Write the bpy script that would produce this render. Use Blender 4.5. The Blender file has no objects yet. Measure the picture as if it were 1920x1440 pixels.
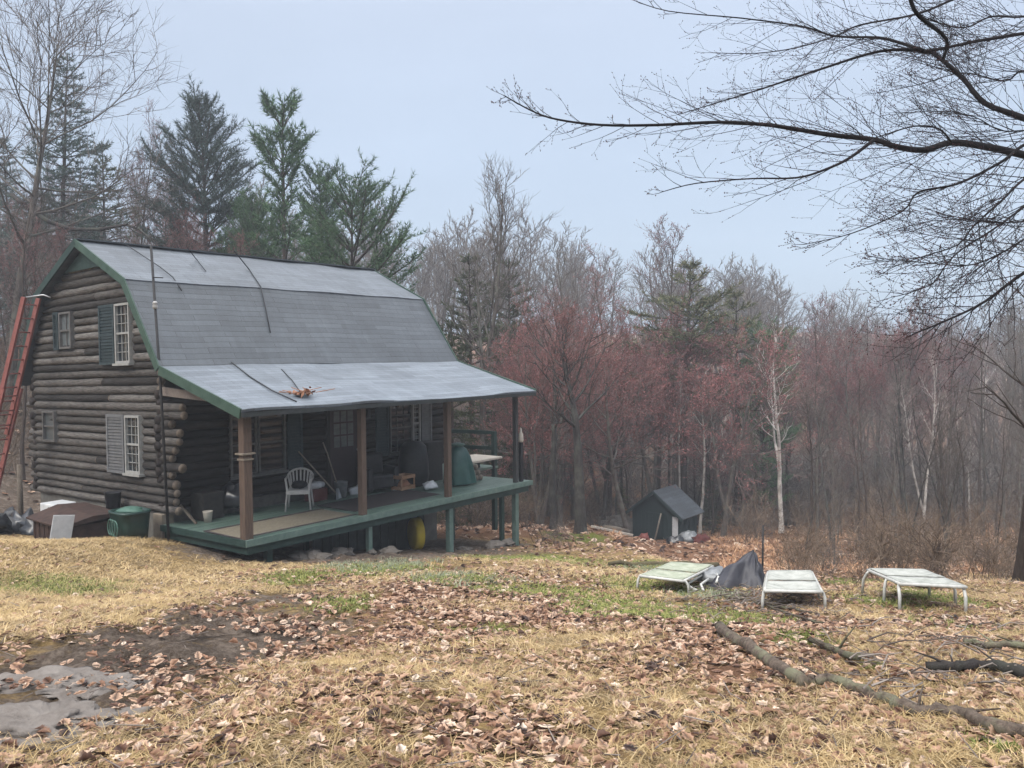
import bpy, math, random
import numpy as np
from mathutils import Vector, Matrix, noise as mnoise

R = math.radians
scene = bpy.context.scene
COL = scene.collection

# ------------------------------------------------------------------ camera model
F, PITCH, ROLL = 1529.35, 2.112, 0.443          # focal length in photo pixels, pitch down, roll (degrees)


def ray(px, py):
    qx, qy = px - 960.0, py - 720.0
    r = R(ROLL)
    x = qx * math.cos(r) - qy * math.sin(r)
    y = qx * math.sin(r) + qy * math.cos(r)
    t = R(PITCH)
    a, b, c = x / F, 1.0, -y / F
    return Vector((a, b * math.cos(t) + c * math.sin(t), -b * math.sin(t) + c * math.cos(t)))


def at(px, py, Y):
    d = ray(px, py)
    return d * (Y / d.y)


# ------------------------------------------------------------------ house frame
HX, HY, HZ, YAW, SH = -6.592, 15.76, -3.286, 37.997, 0.024
L, W = 7.969, 6.535
HR, HK, KN, HC, CC, HP, PD, OV = 5.884, 4.872, 1.201, 3.085, -0.08, 2.296, 2.405, 0.258
V0 = 0.40
SA, CA = math.sin(R(YAW)), math.cos(R(YAW))


def hloc(X):
    dx, dy, dz = X[0] - HX, X[1] - HY, X[2] - HZ
    u = dx * SA + dy * CA
    v = -dx * CA + dy * SA
    return Vector((u, v, dz))


def hworld(u, v, w):
    return Vector((HX + u * SA - v * CA, HY + u * CA + v * SA, HZ + w - SH * v))


# ------------------------------------------------------------------ terrain
_ty = np.array([-40, -10, 0, 3, 14, 20.4, 26, 36, 45, 60, 85, 120, 170, 260], float)
_tz = np.array([1.5, -.75, -1.15, -1.52, -3.6, -4.84, -5.6, -7.6, -9.0, -10.3, -11.2, -11, -7.0, -3], float)


def sstep(a, b, x):
    t = np.clip((x - a) / (b - a), 0, 1)
    return t * t * (3 - 2 * t)


def hgt(x, y):
    x = np.asarray(x, float)
    y = np.asarray(y, float)
    z = np.interp(y, _ty, _tz)
    z = 0.5 * z + 0.25 * np.interp(y - 1.2, _ty, _tz) + 0.25 * np.interp(y + 1.2, _ty, _tz)
    z = z + 0.40 * sstep(-4.2, -7.6, x) * sstep(6, 12.5, y) * (1 - sstep(40, 60, y))
    z = z - 0.6 * sstep(2.5, 6, x) * sstep(18, 26, y) * (1 - sstep(40, 52, y))
    v = -(x - HX) * CA + (y - HY) * SA
    z = z + 6.2 * sstep(7.6, 24, v) + 4 * sstep(20, 48, v)
    z = z - .13 * sstep(.3, 2.2, x) * sstep(5.0, 7.5, y)
    z = z - .42 * sstep(2.7, 4.6, x) * sstep(10.4, 14, y) * (1 - sstep(21, 30, y))
    # gentle bumps
    amp = 0.03 + 0.25 * sstep(22, 60, y)
    z = z + amp * (np.sin(x * 1.31 + .7 * np.sin(y * .9)) * np.sin(y * 1.07 + 1.3) + .5 * np.sin(x * 2.9 + y * 1.7) * np.sin(y * 2.3 - x))
    z = z + .035 * np.sin(x * .8 + 2) * np.sin(y * .55 + 1) * sstep(2, 5, y)
    return z


def hz(x, y):
    return float(hgt(x, y))


def ground_at(px, py):
    d = ray(px, py)
    s, ds = 1.5, .05
    while s < 160:
        p = d * s
        if p.z < hz(p.x, p.y):
            return p
        s += ds
        if s > 15:
            ds = .12
    return d * 60


# ------------------------------------------------------------------ mesh builder
class MB:
    def __init__(self):
        self.v, self.f, self.m = [], [], []

    def add(self, vs, fs, mi=0):
        o = len(self.v)
        self.v.extend([tuple(p) for p in vs])
        for f in fs:
            self.f.append(tuple(i + o for i in f))
            self.m.append(mi)
        return self

    def box(self, x0, x1, y0, y1, z0, z1, mi=0, M=None):
        vs = [Vector(p) for p in ((x0, y0, z0), (x1, y0, z0), (x1, y1, z0), (x0, y1, z0), (x0, y0, z1), (x1, y0, z1), (x1, y1, z1), (x0, y1, z1))]
        if M is not None:
            vs = [M @ p for p in vs]
        return self.add(vs, [(3, 2, 1, 0), (4, 5, 6, 7), (0, 1, 5, 4), (1, 2, 6, 5), (2, 3, 7, 6), (3, 0, 4, 7)], mi)

    def bar(self, a, b, w, h, up=(0, 0, 1), mi=0):
        """rectangular bar from a to b, w across, h along up"""
        a, b = Vector(a), Vector(b)
        d = (b - a).normalized()
        up = Vector(up)
        s = d.cross(up)
        if s.length < 1e-4:
            s = d.cross(Vector((1, 0, 0)))
        s.normalize()
        t = s.cross(d)
        q = [s * (-w / 2) + t * (-h / 2), s * (w / 2) + t * (-h / 2), s * (w / 2) + t * (h / 2), s * (-w / 2) + t * (h / 2)]
        vs = [a + k for k in q] + [b + k for k in q]
        return self.add(vs, [(0, 1, 2, 3), (7, 6, 5, 4), (0, 4, 5, 1), (1, 5, 6, 2), (2, 6, 7, 3), (3, 7, 4, 0)], mi)

    def tube(self, pts, rad, n=6, mi=0, cap=True, capmi=None):
        pts = [Vector(p) for p in pts]
        if not hasattr(rad, '__len__'):
            rad = [rad] * len(pts)
        o = len(self.v)
        d0 = (pts[1] - pts[0]).normalized()
        s = d0.cross(Vector((.13, .21, .97)))
        if s.length < .05:
            s = d0.cross(Vector((1, 0, 0)))
        s.normalize()
        N = len(pts)
        V, Fc = self.v, self.f
        for i, p in enumerate(pts):
            d = (pts[min(i + 1, N - 1)] - pts[max(i - 1, 0)])
            if d.length < 1e-9:
                d = d0
            d.normalize()
            s = (s - d * s.dot(d))
            s.normalize()
            t = d.cross(s)
            r = rad[i]
            for k in range(n):
                a = 2 * math.pi * k / n
                V.append(tuple(p + s * (r * math.cos(a)) + t * (r * math.sin(a))))
        for i in range(N - 1):
            for k in range(n):
                a = o + i * n + k
                b = o + i * n + (k + 1) % n
                Fc.append((a, b, b + n, a + n))
                self.m.append(mi)
        if cap:
            Fc.append(tuple(o + k for k in reversed(range(n))))
            self.m.append(mi if capmi is None else capmi)
            Fc.append(tuple(o + (N - 1) * n + k for k in range(n)))
            self.m.append(mi if capmi is None else capmi)
        return self

    def lathe(self, prof, n=16, c=(0, 0, 0), mi=0):
        o = len(self.v)
        for r, z in prof:
            for k in range(n):
                a = 2 * math.pi * k / n
                self.v.append((c[0] + r * math.cos(a), c[1] + r * math.sin(a), c[2] + z))
        for i in range(len(prof) - 1):
            for k in range(n):
                a, b = o + i * n + k, o + i * n + (k + 1) % n
                self.f.append((a, b, b + n, a + n))
                self.m.append(mi)
        return self

    def lump(self, c, rx, ry, rz, seed=0, rough=.25, n=14, flat=False, mi=0, freq=1.6):
        o = len(self.v)
        c = Vector(c)
        rows = n // 2
        for i in range(rows + 1):
            th = math.pi * i / rows
            for k in range(n):
                a = 2 * math.pi * k / n
                d = Vector((math.sin(th) * math.cos(a), math.sin(th) * math.sin(a), math.cos(th)))
                q = 1 + rough * mnoise.noise(d * freq + Vector((seed * 3.1, seed, 0))) * 1.6 + rough * .5 * mnoise.noise(d * freq * 2.7 + Vector((0, seed * 5.3, 1)))
                self.v.append((c.x + d.x * rx * q, c.y + d.y * ry * q, c.z + max(d.z, -.45 if flat else -1) * rz * q))
        for i in range(rows):
            for k in range(n):
                a, b = o + i * n + k, o + i * n + (k + 1) % n
                self.f.append((a, a + n, b + n, b))
                self.m.append(mi)
        return self

    def build(self, name, mats, parent=None, smooth=False, shear=False, loc=None, bevel=0):
        me = bpy.data.meshes.new(name)
        vs = self.v
        if shear:
            vs = [(x, y, z - SH * y) for x, y, z in vs]
        me.from_pydata(vs, [], self.f)
        if not isinstance(mats, (list, tuple)):
            mats = [mats]
        for m in mats:
            me.materials.append(m)
        if len(mats) > 1:
            me.polygons.foreach_set('material_index', self.m)
        if smooth:
            me.polygons.foreach_set('use_smooth', [True] * len(me.polygons))
        me.update()
        o = bpy.data.objects.new(name, me)
        COL.objects.link(o)
        if parent is not None:
            o.parent = parent
        if loc is not None:
            o.location = loc
        if bevel:
            b = o.modifiers.new('bevel', 'BEVEL')
            b.width = bevel
            b.segments = 2
        return o


def empty(name, label, cat, loc=(0, 0, 0), rz=0, group=None):
    o = bpy.data.objects.new(name, None)
    COL.objects.link(o)
    o.location = loc
    o.rotation_euler = (0, 0, rz)
    o.empty_display_size = .2
    return tag(o, label, cat, group)


def tag(o, label=None, cat=None, group=None, kind=None):
    if label:
        o['label'] = label
    if cat:
        o['category'] = cat
    if group:
        o['group'] = group
    if kind:
        o['kind'] = kind
    return o


# ------------------------------------------------------------------ materials
class NT:
    def __init__(self, name):
        self.mat = bpy.data.materials.new(name)
        self.mat.use_nodes = True
        self.t = self.mat.node_tree
        self.n, self.l = self.t.nodes, self.t.links
        self.bs = self.n['Principled BSDF']
        self.bs.inputs['Specular IOR Level'].default_value = .3

    def new(self, typ, **kw):
        n = self.n.new(typ)
        for k, v in kw.items():
            setattr(n, k, v)
        return n

    def set(self, sock, v):
        if hasattr(v, 'is_output') or isinstance(v, bpy.types.NodeSocket):
            self.l.new(v, sock)
        else:
            if hasattr(sock.default_value, '__len__') and hasattr(v, '__len__') and len(v) == 3 and len(sock.default_value) == 4:
                v = (*v, 1)
            sock.default_value = v

    def coord(self, scale=(1, 1, 1), out='Object', rot=(0, 0, 0)):
        tc = self.new('ShaderNodeTexCoord')
        mp = self.new('ShaderNodeMapping')
        mp.inputs['Scale'].default_value = scale
        mp.inputs['Rotation'].default_value = rot
        self.l.new(tc.outputs[out], mp.inputs['Vector'])
        return mp.outputs[0]

    def noise(self, vec, scale=5, detail=4, rough=.6):
        n = self.new('ShaderNodeTexNoise')
        n.inputs['Scale'].default_value = scale
        n.inputs['Detail'].default_value = detail
        n.inputs['Roughness'].default_value = rough
        if vec is not None:
            self.l.new(vec, n.inputs['Vector'])
        return n.outputs['Fac']

    def ramp(self, fac, stops, interp='LINEAR'):
        r = self.new('ShaderNodeValToRGB')
        cr = r.color_ramp
        cr.interpolation = interp
        while len(cr.elements) > 1:
            cr.elements.remove(cr.elements[-1])
        for i, (p, c) in enumerate(stops):
            if not hasattr(c, '__len__'):
                c = (c, c, c)
            e = cr.elements[0] if i == 0 else cr.elements.new(p)
            e.position = p
            e.color = (*c, 1)
        self.l.new(fac, r.inputs[0])
        return r.outputs[0]

    def mix(self, fac, a, b, mode='MIX'):
        m = self.new('ShaderNodeMix', data_type='RGBA', blend_type=mode)
        self.set(m.inputs[0], fac)
        self.set(m.inputs[6], a)
        self.set(m.inputs[7], b)
        return m.outputs[2]

    def math(self, op, a, b=0.0):
        m = self.new('ShaderNodeMath', operation=op)
        self.set(m.inputs[0], a)
        self.set(m.inputs[1], b)
        return m.outputs[0]

    def island(self):
        return self.new('ShaderNodeNewGeometry').outputs['Random Per Island']

    def objrand(self):
        return self.new('ShaderNodeObjectInfo').outputs['Random']

    def attr(self, name):
        return self.new('ShaderNodeAttribute', attribute_name=name)

    def bump(self, h, strength=.5, dist=.02):
        b = self.new('ShaderNodeBump')
        b.inputs['Strength'].default_value = strength
        b.inputs['Distance'].default_value = dist
        self.l.new(h, b.inputs['Height'])
        self.l.new(b.outputs[0], self.bs.inputs['Normal'])

    def done(self, col, rough=.8, spec=None, metal=0):
        self.set(self.bs.inputs['Base Color'], col)
        self.set(self.bs.inputs['Roughness'], rough)
        if spec is not None:
            self.bs.inputs['Specular IOR Level'].default_value = spec
        self.bs.inputs['Metallic'].default_value = metal
        return self.mat


def simple(name, c1, c2, scale=8, rough=.75, stretch=(1, 1, 1), bump=.25, spec=.3, metal=0, detail=5, dist=.01):
    """two-tone worn surface"""
    t = NT(name)
    v = t.coord(stretch)
    n = t.noise(v, scale, detail, .65)
    n2 = t.noise(v, scale * .23, 3)
    c = t.ramp(n, [(.3, c1), (.7, c2)])
    c = t.mix(t.math('MULTIPLY', n2, .5), c, tuple(.55 * x for x in c1))
    if bump:
        t.bump(n, bump, dist)
    return t.done(c, rough, spec, metal)


def island_mat(name, stops, rough=.8, noise_amt=.3, scale=20, stretch=(1, 1, 1), spec=.3, bump=0, trans=0):
    t = NT(name)
    c = t.ramp(t.island(), stops)
    v = t.coord(stretch)
    n = t.noise(v, scale, 4)
    k = t.ramp(n, [(.25, 1 - noise_amt), (.75, 1 + noise_amt * .5)])
    c = t.mix(1.0, c, k, 'MULTIPLY')
    if bump:
        t.bump(n, bump, .01)
    m = t.done(c, rough, spec)
    return m


M = {}
M['log'] = island_mat('weathered_log', [(0, (.036, .032, .03)), (.3, (.07, .0625, .057)), (.6, (.114, .103, .095)), (1, (.19, .176, .163))], .85, .85, 7, (6, .7, 9), .15, .9)
M['log_front'] = island_mat('porch_shaded_log', [(0, (.013, .01, .0095)), (.5, (.026, .02, .018)), (1, (.046, .036, .032))], .8, .5, 9, (.8, 5, 6), .2, .5)  # logs darkened in the colour for the deep porch shade
M['dark_wall'] = simple('dark_chinking', (.02, .018, .017), (.045, .04, .036), 12)
M['log_end'] = simple('log_end_grain', (.1, .078, .058), (.26, .21, .165), 14)
M['trim'] = simple('green_trim_paint', (.03, .062, .046), (.06, .105, .08), 6, .6, (1, 1, 1), .1)
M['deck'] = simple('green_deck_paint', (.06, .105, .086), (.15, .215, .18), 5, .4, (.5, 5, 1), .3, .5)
M['deck_side'] = simple('dark_and_shaded_green_paint', (.013, .032, .028), (.03, .06, .052), 7, .6)  # dark green; on the back rake boards it stands for shade
M['deck_leg'] = simple('pale_green_post', (.08, .13, .11), (.15, .21, .185), 7, .7)
M['post'] = simple('brown_post_wood', (.062, .04, .03), (.155, .106, .078), 7, .75, (8, 8, .6), .4)
M['dark_post'] = simple('dark_post_wood', (.03, .032, .033), (.06, .06, .06), 7, .75, (6, 6, .6), .3)
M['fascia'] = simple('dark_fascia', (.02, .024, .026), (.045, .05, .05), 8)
M['soffit'] = simple('porch_soffit_board', (.05, .042, .036), (.09, .075, .065), 6, .8, (6, .8, 1))
M['plate'] = simple('grey_plate_beam', (.14, .115, .1), (.24, .2, .175), 6, .85, (.8, 5, 5))
M['found'] = simple('concrete_foundation', (.1, .095, .085), (.2, .19, .17), 4, .9, (1, 1, 1), .4)
M['pier'] = simple('tan_concrete_pier', (.16, .13, .1), (.27, .23, .18), 7, .9)
M['shutter_up'] = simple('blue_green_shutter_paint', (.018, .032, .038), (.038, .06, .066), 10, .6)
M['shutter_low'] = simple('grey_shutter_paint', (.11, .115, .12), (.19, .19, .195), 10, .7)
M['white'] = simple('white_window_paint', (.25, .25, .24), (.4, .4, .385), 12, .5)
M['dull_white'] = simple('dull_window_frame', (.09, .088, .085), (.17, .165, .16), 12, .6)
M['door'] = simple('dark_door_paint', (.035, .022, .024), (.06, .038, .04), 8, .6, (6, 6, 1))
M['maroon'] = simple('maroon_cloth', (.08, .022, .02), (.13, .04, .036), 9, .9)
M['black'] = simple('black_plastic', (.012, .012, .014), (.03, .03, .034), 9, .5)
M['black_bag'] = simple('black_bag_plastic', (.015, .016, .02), (.035, .038, .045), 9, .28, (1, 1, 1), .5, .6)
M['iron'] = simple('dark_antenna_metal', (.018, .018, .02), (.045, .042, .042), 18, .6, (1, 1, 1), .1, .3, 0)
M['ladder'] = simple('orange_red_fibreglass', (.19, .062, .052), (.29, .1, .085), 16, .55, (1, 1, 1), .1)
M['alu'] = simple('dull_aluminium', (.35, .36, .37), (.5, .51, .52), 16, .4, (1, 1, 1), .1, .5, .7)
M['plastic_white'] = simple('white_plastic', (.36, .35, .34), (.5, .49, .475), 8, .45)
def sling_mat(name, c1, c2):
    t = NT(name)
    w = t.new('ShaderNodeTexWave', wave_type='BANDS', bands_direction='Y')
    t.l.new(t.coord((1, 1, 1)), w.inputs['Vector'])
    w.inputs['Scale'].default_value = 9
    w.inputs['Distortion'].default_value = .6
    n = t.noise(t.coord(), 7, 6, .7)
    n2 = t.noise(t.coord(), 60, 2, .6)
    c = t.ramp(n, [(.32, c1), (.6, c2)])
    c = t.mix(1.0, c, t.ramp(w.outputs['Fac'], [(.0, .8), (.35, 1.0)]), 'MULTIPLY')
    c = t.mix(t.ramp(n, [(.6, 0), (.74, .6)]), c, (.2, .18, .12))
    t.bump(t.math('ADD', w.outputs['Fac'], n2), .5, .006)
    return t.done(c, .85, .15)


M['lounger_mesh'] = sling_mat('pale_sling_fabric', (.27, .28, .25), (.46, .465, .43))
M['lounger_frame'] = simple('white_tube_enamel', (.42, .42, .39), (.68, .67, .63), 16, .4)
M['lounger_green'] = sling_mat('mildewed_sling_fabric', (.22, .25, .18), (.41, .425, .34))
M['rust'] = simple('rusty_sheet_metal', (.03, .018, .015), (.08, .044, .034), 7, .8, (1, 1, 1), .4)
M['green_bin'] = simple('dark_green_plastic', (.008, .032, .026), (.02, .055, .043), 5, .4, (1, 1, 1), .25, .5)
M['green_tarp'] = simple('green_tarp', (.012, .06, .052), (.03, .1, .085), 4, .4, (1, 1, 1), .5, .5)
M['pale_green'] = simple('pale_green_plastic', (.05, .12, .092), (.1, .18, .145), 8, .5)
M['white_sheet'] = simple('white_sheet_board', (.5, .52, .54), (.72, .73, .74), 6, .5)
M['grey_metal'] = simple('grey_galvanised', (.16, .17, .18), (.3, .31, .32), 9, .5, (1, 1, 1), .2, .5, .4)
M['tarp'] = simple('charcoal_tarp', (.028, .028, .036), (.06, .06, .075), 6, .5, (1, 1, 1), .6, .4)
M['crate'] = simple('crate_wood', (.25, .13, .07), (.45, .28, .17), 9, .8, (1, 4, 4))
M['rug_tan'] = simple('tan_rug', (.14, .12, .085), (.23, .2, .15), 20, .95)
M['rug_dark'] = simple('dark_rug', (.032, .026, .027), (.06, .05, .05), 20, .95)
M['yellow'] = simple('yellow_plastic', (.42, .3, .02), (.55, .42, .05), 5, .5)
M['stone'] = simple('field_stone', (.08, .07, .06), (.2, .175, .155), 5, .9, (1, 1, 1), .6)
M['slab'] = simple('grey_ledge_stone', (.13, .112, .1), (.26, .235, .215), 9, .95, (1, 1, 1), 1.0, .1, 0, 9, .03)
M['shed'] = simple('shed_dark_paint', (.018, .032, .034), (.035, .055, .056), 7, .75, (8, 1, 1), .4)
M['timber'] = simple('grey_timber', (.09, .07, .055), (.2, .17, .135), 6, .9, (.6, 6, 6), .5)
M['pale_timber'] = simple('pale_plank', (.36, .32, .27), (.52, .48, .42), 6, .85)
M['stick'] = simple('handle_wood', (.2, .165, .13), (.33, .28, .23), 9, .8)
M['cable'] = simple('black_cable', (.025, .026, .03), (.05, .052, .06), 12, .7)
M['terra'] = simple('orange_dead_leaf', (.25, .11, .06), (.4, .22, .14), 9, .9)
M['moss_log'] = simple('mossy_log_top', (.05, .04, .03), (.15, .125, .06), 8, .95)


def bark(name, c1, c2, c3=None, scale=6):
    t = NT(name)
    v = t.coord((1, 1, .22))
    n = t.noise(v, scale * 2.2, 6, .7)
    n2 = t.noise(t.coord(), scale * .35, 3)
    c = t.ramp(n, [(.32, c1), (.68, c2)])
    if c3:
        c = t.mix(t.ramp(n2, [(.48, 0), (.62, .8)]), c, c3)
    r = t.objrand()
    k = t.ramp(r, [(0, .7), (1, 1.25)])
    c = t.mix(1.0, c, k, 'MULTIPLY')
    t.bump(n, .7, .03)
    return t.done(c, .9, .15)


M['bark_grey'] = bark('grey_bark', (.05, .042, .037), (.125, .107, .095), (.13, .13, .11))
M['bark_brown'] = bark('brown_bark', (.035, .026, .022), (.085, .066, .056))
M['bark_dark'] = bark('dark_bark', (.022, .019, .018), (.06, .052, .05), (.07, .072, .06))
M['bark_birch'] = bark('birch_bark', (.36, .33, .3), (.6, .56, .52), (.2, .175, .16), 4)
M['bark_maple'] = bark('near_black_bark', (.008, .007, .008), (.026, .023, .025))  # near-black bark tone
M['bark_log'] = bark('fallen_log_bark', (.05, .038, .031), (.16, .125, .1), (.17, .17, .11), 16)


def twigmat(name, stops):
    t = NT(name)
    c = t.ramp(t.island(), stops)
    k = t.ramp(t.objrand(), [(0, .75), (1, 1.25)])
    c = t.mix(1.0, c, k, 'MULTIPLY')
    return t.done(c, .9, .1)


M['twig_grey'] = twigmat('grey_twigs', [(0, (.075, .06, .053)), (.6, (.14, .117, .104)), (1, (.215, .188, .168))])
M['twig_red'] = twigmat('red_budded_twigs', [(0, (.1, .062, .056)), (.5, (.17, .095, .088)), (1, (.24, .13, .122))])
M['twig_mauve'] = twigmat('mauve_twigs', [(0, (.085, .054, .05)), (.5, (.15, .095, .09)), (1, (.215, .145, .137))])
M['bud_red'] = twigmat('red_buds', [(0, (.17, .06, .055)), (.5, (.265, .105, .1)), (1, (.37, .175, .165))])
M['twig_dark'] = twigmat('dark_twigs', [(0, (.009, .008, .01)), (1, (.032, .026, .029))])
M['bud_dark'] = twigmat('dark_buds', [(0, (.03, .016, .018)), (1, (.09, .045, .045))])
M['twig_tan'] = twigmat('tan_brush', [(0, (.065, .046, .034)), (.5, (.13, .094, .069)), (1, (.23, .175, .13))])
M['needle'] = twigmat('pine_needles', [(0, (.034, .07, .036)), (.5, (.07, .135, .066)), (1, (.14, .21, .105))])  # greens lightened in the colour to stand for distance haze
M['needle_blue'] = twigmat('spruce_needles', [(0, (.035, .056, .05)), (.5, (.068, .1, .085)), (1, (.12, .155, .13))])
M['needle_olive'] = twigmat('olive_needles', [(0, (.035, .05, .025)), (.5, (.065, .085, .04)), (1, (.12, .125, .065))])
M['needle_rust'] = twigmat('rusty_needles', [(0, (.05, .065, .036)), (.5, (.1, .11, .058)), (1, (.18, .16, .09))])


def glass_mat():
    t = NT('dark_window_glass')
    n = t.noise(t.coord(), 2.5, 3)
    c = t.ramp(n, [(.35, (.012, .016, .02)), (.7, (.03, .036, .042))])
    t.bump(n, .06, .01)
    return t.done(c, .07, .6)


def hazy_pane():
    t = NT('dusty_grey_screen')
    n = t.noise(t.coord((1, 1, 3)), 4, 4)
    c = t.ramp(n, [(.35, (.07, .085, .09)), (.7, (.13, .14, .145))])
    return t.done(c, .4, .4)


M['glass'] = glass_mat()
M['screen'] = hazy_pane()


def shingle_mat(name, k_):
    t = NT(name)
    at_ = t.attr('roof_uv')
    br = t.new('ShaderNodeTexBrick')
    br.offset = .5
    t.l.new(at_.outputs['Vector'], br.inputs['Vector'])
    br.inputs['Color1'].default_value = (.058, .068, .08, 1)
    br.inputs['Color2'].default_value = (.088, .102, .118, 1)
    br.inputs['Mortar'].default_value = (.028, .034, .04, 1)
    br.inputs['Scale'].default_value = 1
    br.inputs['Mortar Size'].default_value = .006
    br.inputs['Mortar Smooth'].default_value = .6
    br.inputs['Brick Width'].default_value = 1.1
    br.inputs['Row Height'].default_value = .145
    n = t.noise(t.coord(), 90, 3, .7)
    n2 = t.noise(t.coord((1, 1.0, 1.0)), .9, 5, .6)
    n3 = t.noise(t.coord((5, .5, .5)), 1.4, 4, .6)
    c = t.mix(1.0, br.outputs['Color'], t.ramp(n, [(.3, .72), (.7, 1.25)]), 'MULTIPLY')
    c = t.mix(1.0, c, t.ramp(n2, [(.3, .82), (.7, 1.14)]), 'MULTIPLY')
    c = t.mix(1.0, c, t.ramp(n3, [(.35, .85), (.7, 1.1)]), 'MULTIPLY')
    c = t.mix(1.0, c, (k_, k_, k_ * 1.01), 'MULTIPLY')  # tone factor per slope, carries the sky light it catches
    hh = t.math('ADD', t.math('MULTIPLY', br.outputs['Fac'], -1.0), t.math('MULTIPLY', n, .4))
    t.bump(hh, .6, .012)
    return t.done(c, .5, .5)


M['shingle'] = shingle_mat('asphalt_shingles', .84)
M['shingle_upper'] = shingle_mat('sky_lit_upper_shingles', 1.28)  # same shingles, colour lightened for sky light on the upper slope
M['shingle_porch'] = shingle_mat('sky_lit_porch_shingles', 1.95)  # same shingles, lightened to stand for sky reflected off the shallow slope


def leaf_mat():
    t = NT('fallen_leaf')
    c = t.ramp(t.island(), [(0, (.04, .022, .017)), (.16, (.11, .054, .034)), (.36, (.23, .12, .07)), (.6, (.36, .215, .138)), (.88, (.48, .33, .235)), (.97, (.6, .455, .35)), (1, (.66, .54, .43))])
    n = t.noise(t.coord(), 60, 3)
    c = t.mix(1.0, c, t.ramp(n, [(.3, .75), (.7, 1.2)]), 'MULTIPLY')
    return t.done(c, .6, .35)


def grass_mat():
    t = NT('dead_grass_blade')
    c = t.ramp(t.island(), [(0, (.15, .098, .045)), (.35, (.33, .225, .105)), (.7, (.48, .35, .18)), (1, (.58, .45, .27))])
    v = t.coord()
    c = t.mix(1.0, c, t.ramp(t.noise(v, 3.1, 5, .7), [(.36, .5), (.62, 1.12)]), 'MULTIPLY')
    c = t.mix(t.ramp(t.noise(v, 1.7, 4), [(.48, 0), (.64, .45)]), c, (.34, .24, .1))
    return t.done(c, .8, .2)


def ggrass_mat(name, a, b, c3):
    t = NT(name)
    c = t.ramp(t.island(), [(0, a), (.5, b), (1, c3)])
    return t.done(c, .8, .2)


M['leaf'] = leaf_mat()
M['grass'] = grass_mat()
M['ggrass'] = ggrass_mat('green_grass_blade', (.06, .08, .018), (.14, .16, .04), (.3, .28, .1))
M['sage'] = ggrass_mat('grey_green_weed', (.08, .095, .055), (.15, .165, .105), (.24, .25, .17))


def ground_mat():
    t = NT('leafy_ground')
    v = t.coord()
    fine = t.noise(v, 38, 6, .75)
    mid = t.noise(v, 7, 5, .65)
    big = t.noise(v, 1.3, 4, .6)
    straw = t.ramp(fine, [(.28, (.13, .085, .04)), (.5, (.3, .2, .085)), (.75, (.46, .33, .15))])
    soil = t.ramp(fine, [(.3, (.04, .03, .026)), (.6, (.1, .075, .06)), (.8, (.18, .14, .115))])
    mud = t.ramp(fine, [(.3, (.04, .029, .022)), (.5, (.095, .072, .056)), (.78, (.2, .165, .135))])
    moss = t.ramp(fine, [(.3, (.05, .058, .014)), (.55, (.125, .135, .03)), (.8, (.25, .235, .065))])
    litter = t.ramp(fine, [(.25, (.06, .034, .022)), (.5, (.18, .095, .056)), (.72, (.32, .185, .115))])
    z = t.attr('zone')
    sep = t.new('ShaderNodeSeparateColor')
    t.l.new(z.outputs['Color'], sep.inputs[0])
    mudz, mossz, litz = sep.outputs[0], sep.outputs[1], sep.outputs[2]

    def th(zs, nz, w=.18):
        a = t.math('ADD', zs, t.math('MULTIPLY', t.math('SUBTRACT', nz, .5), 1.3))
        return t.ramp(a, [(.5 - w, 0), (.5 + w, 1)])
    c = t.mix(t.ramp(mid, [(.42, 0), (.6, .65)]), straw, soil)
    c = t.mix(th(litz, mid), c, litter)
    c = t.mix(th(mossz, mid), c, moss)
    mud = t.mix(t.ramp(mid, [(.5, 0), (.62, .75)]), mud, (.2, .16, .13))
    c = t.mix(th(mudz, mid, .3), c, mud)
    c = t.mix(1.0, c, t.ramp(big, [(.3, .8), (.7, 1.15)]), 'MULTIPLY')
    hh = t.math('ADD', fine, t.math('MULTIPLY', mid, 1.6))
    t.bump(hh, .9, .04)
    return t.done(c, .92, .1)


M['ground'] = ground_mat()

# ------------------------------------------------------------------ ground zones, from where the patches lie
def gz(px, py, rx, ry, w):
    p = ground_at(px, py)
    q = ground_at(px, py - ry)
    q2 = ground_at(px, py + ry)
    ryw = max(.15, (q.y - q2.y) / 2)
    return (p.x, p.y, 1.25 * rx * p.y / F, 1.2 * ryw, w)


MUD = [gz(*a) for a in ((20, 1262, 130, 22, 1.1), (150, 1225, 130, 22, 1.2), (280, 1190, 120, 22, 1.2), (400, 1158, 110, 20, 1.1), (520, 1120, 90, 12, .9), (600, 1098, 80, 8, .6),
                        (330, 1250, 150, 30, .8), (120, 1310, 160, 30, 1), (60, 1400, 170, 40, .9), (420, 1240, 120, 35, .6), (330, 1370, 150, 40, .4), (700, 1045, 170, 8, 1.3), (420, 1045, 80, 8, 1.2), (860, 1040, 120, 7, 1.1), (480, 1175, 170, 34, 1.0), (200, 1235, 220, 40, 1.1), (360, 1215, 200, 42, 1.0), (100, 1330, 230, 45, .9), (520, 1230, 120, 40, .7))]
GRN = [gz(*a) for a in ((90, 1097, 110, 20, 1.2), (700, 1068, 110, 12, .8), (850, 1085, 90, 12, .7), (1170, 1140, 100, 22, 1.1), (1250, 1105, 130, 14, .8), (1470, 1188, 70, 14, 1), (1300, 1150, 100, 20, .6),
                        (1650, 1130, 70, 16, .7), (1590, 1090, 60, 10, 1), (1870, 1398, 60, 12, 1.1), (910, 1190, 90, 16, .9), (640, 1130, 60, 18, .7), (1000, 1048, 130, 8, .8), (560, 1080, 70, 14, .7), (1000, 1110, 120, 12, .8), (1400, 1165, 80, 14, .8), (1740, 1120, 60, 14, 1), (1830, 1180, 80, 18, .7), (1080, 1005, 60, 8, 1), (1220, 1060, 60, 8, .8), (1640, 1250, 30, 14, .8))]
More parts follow.
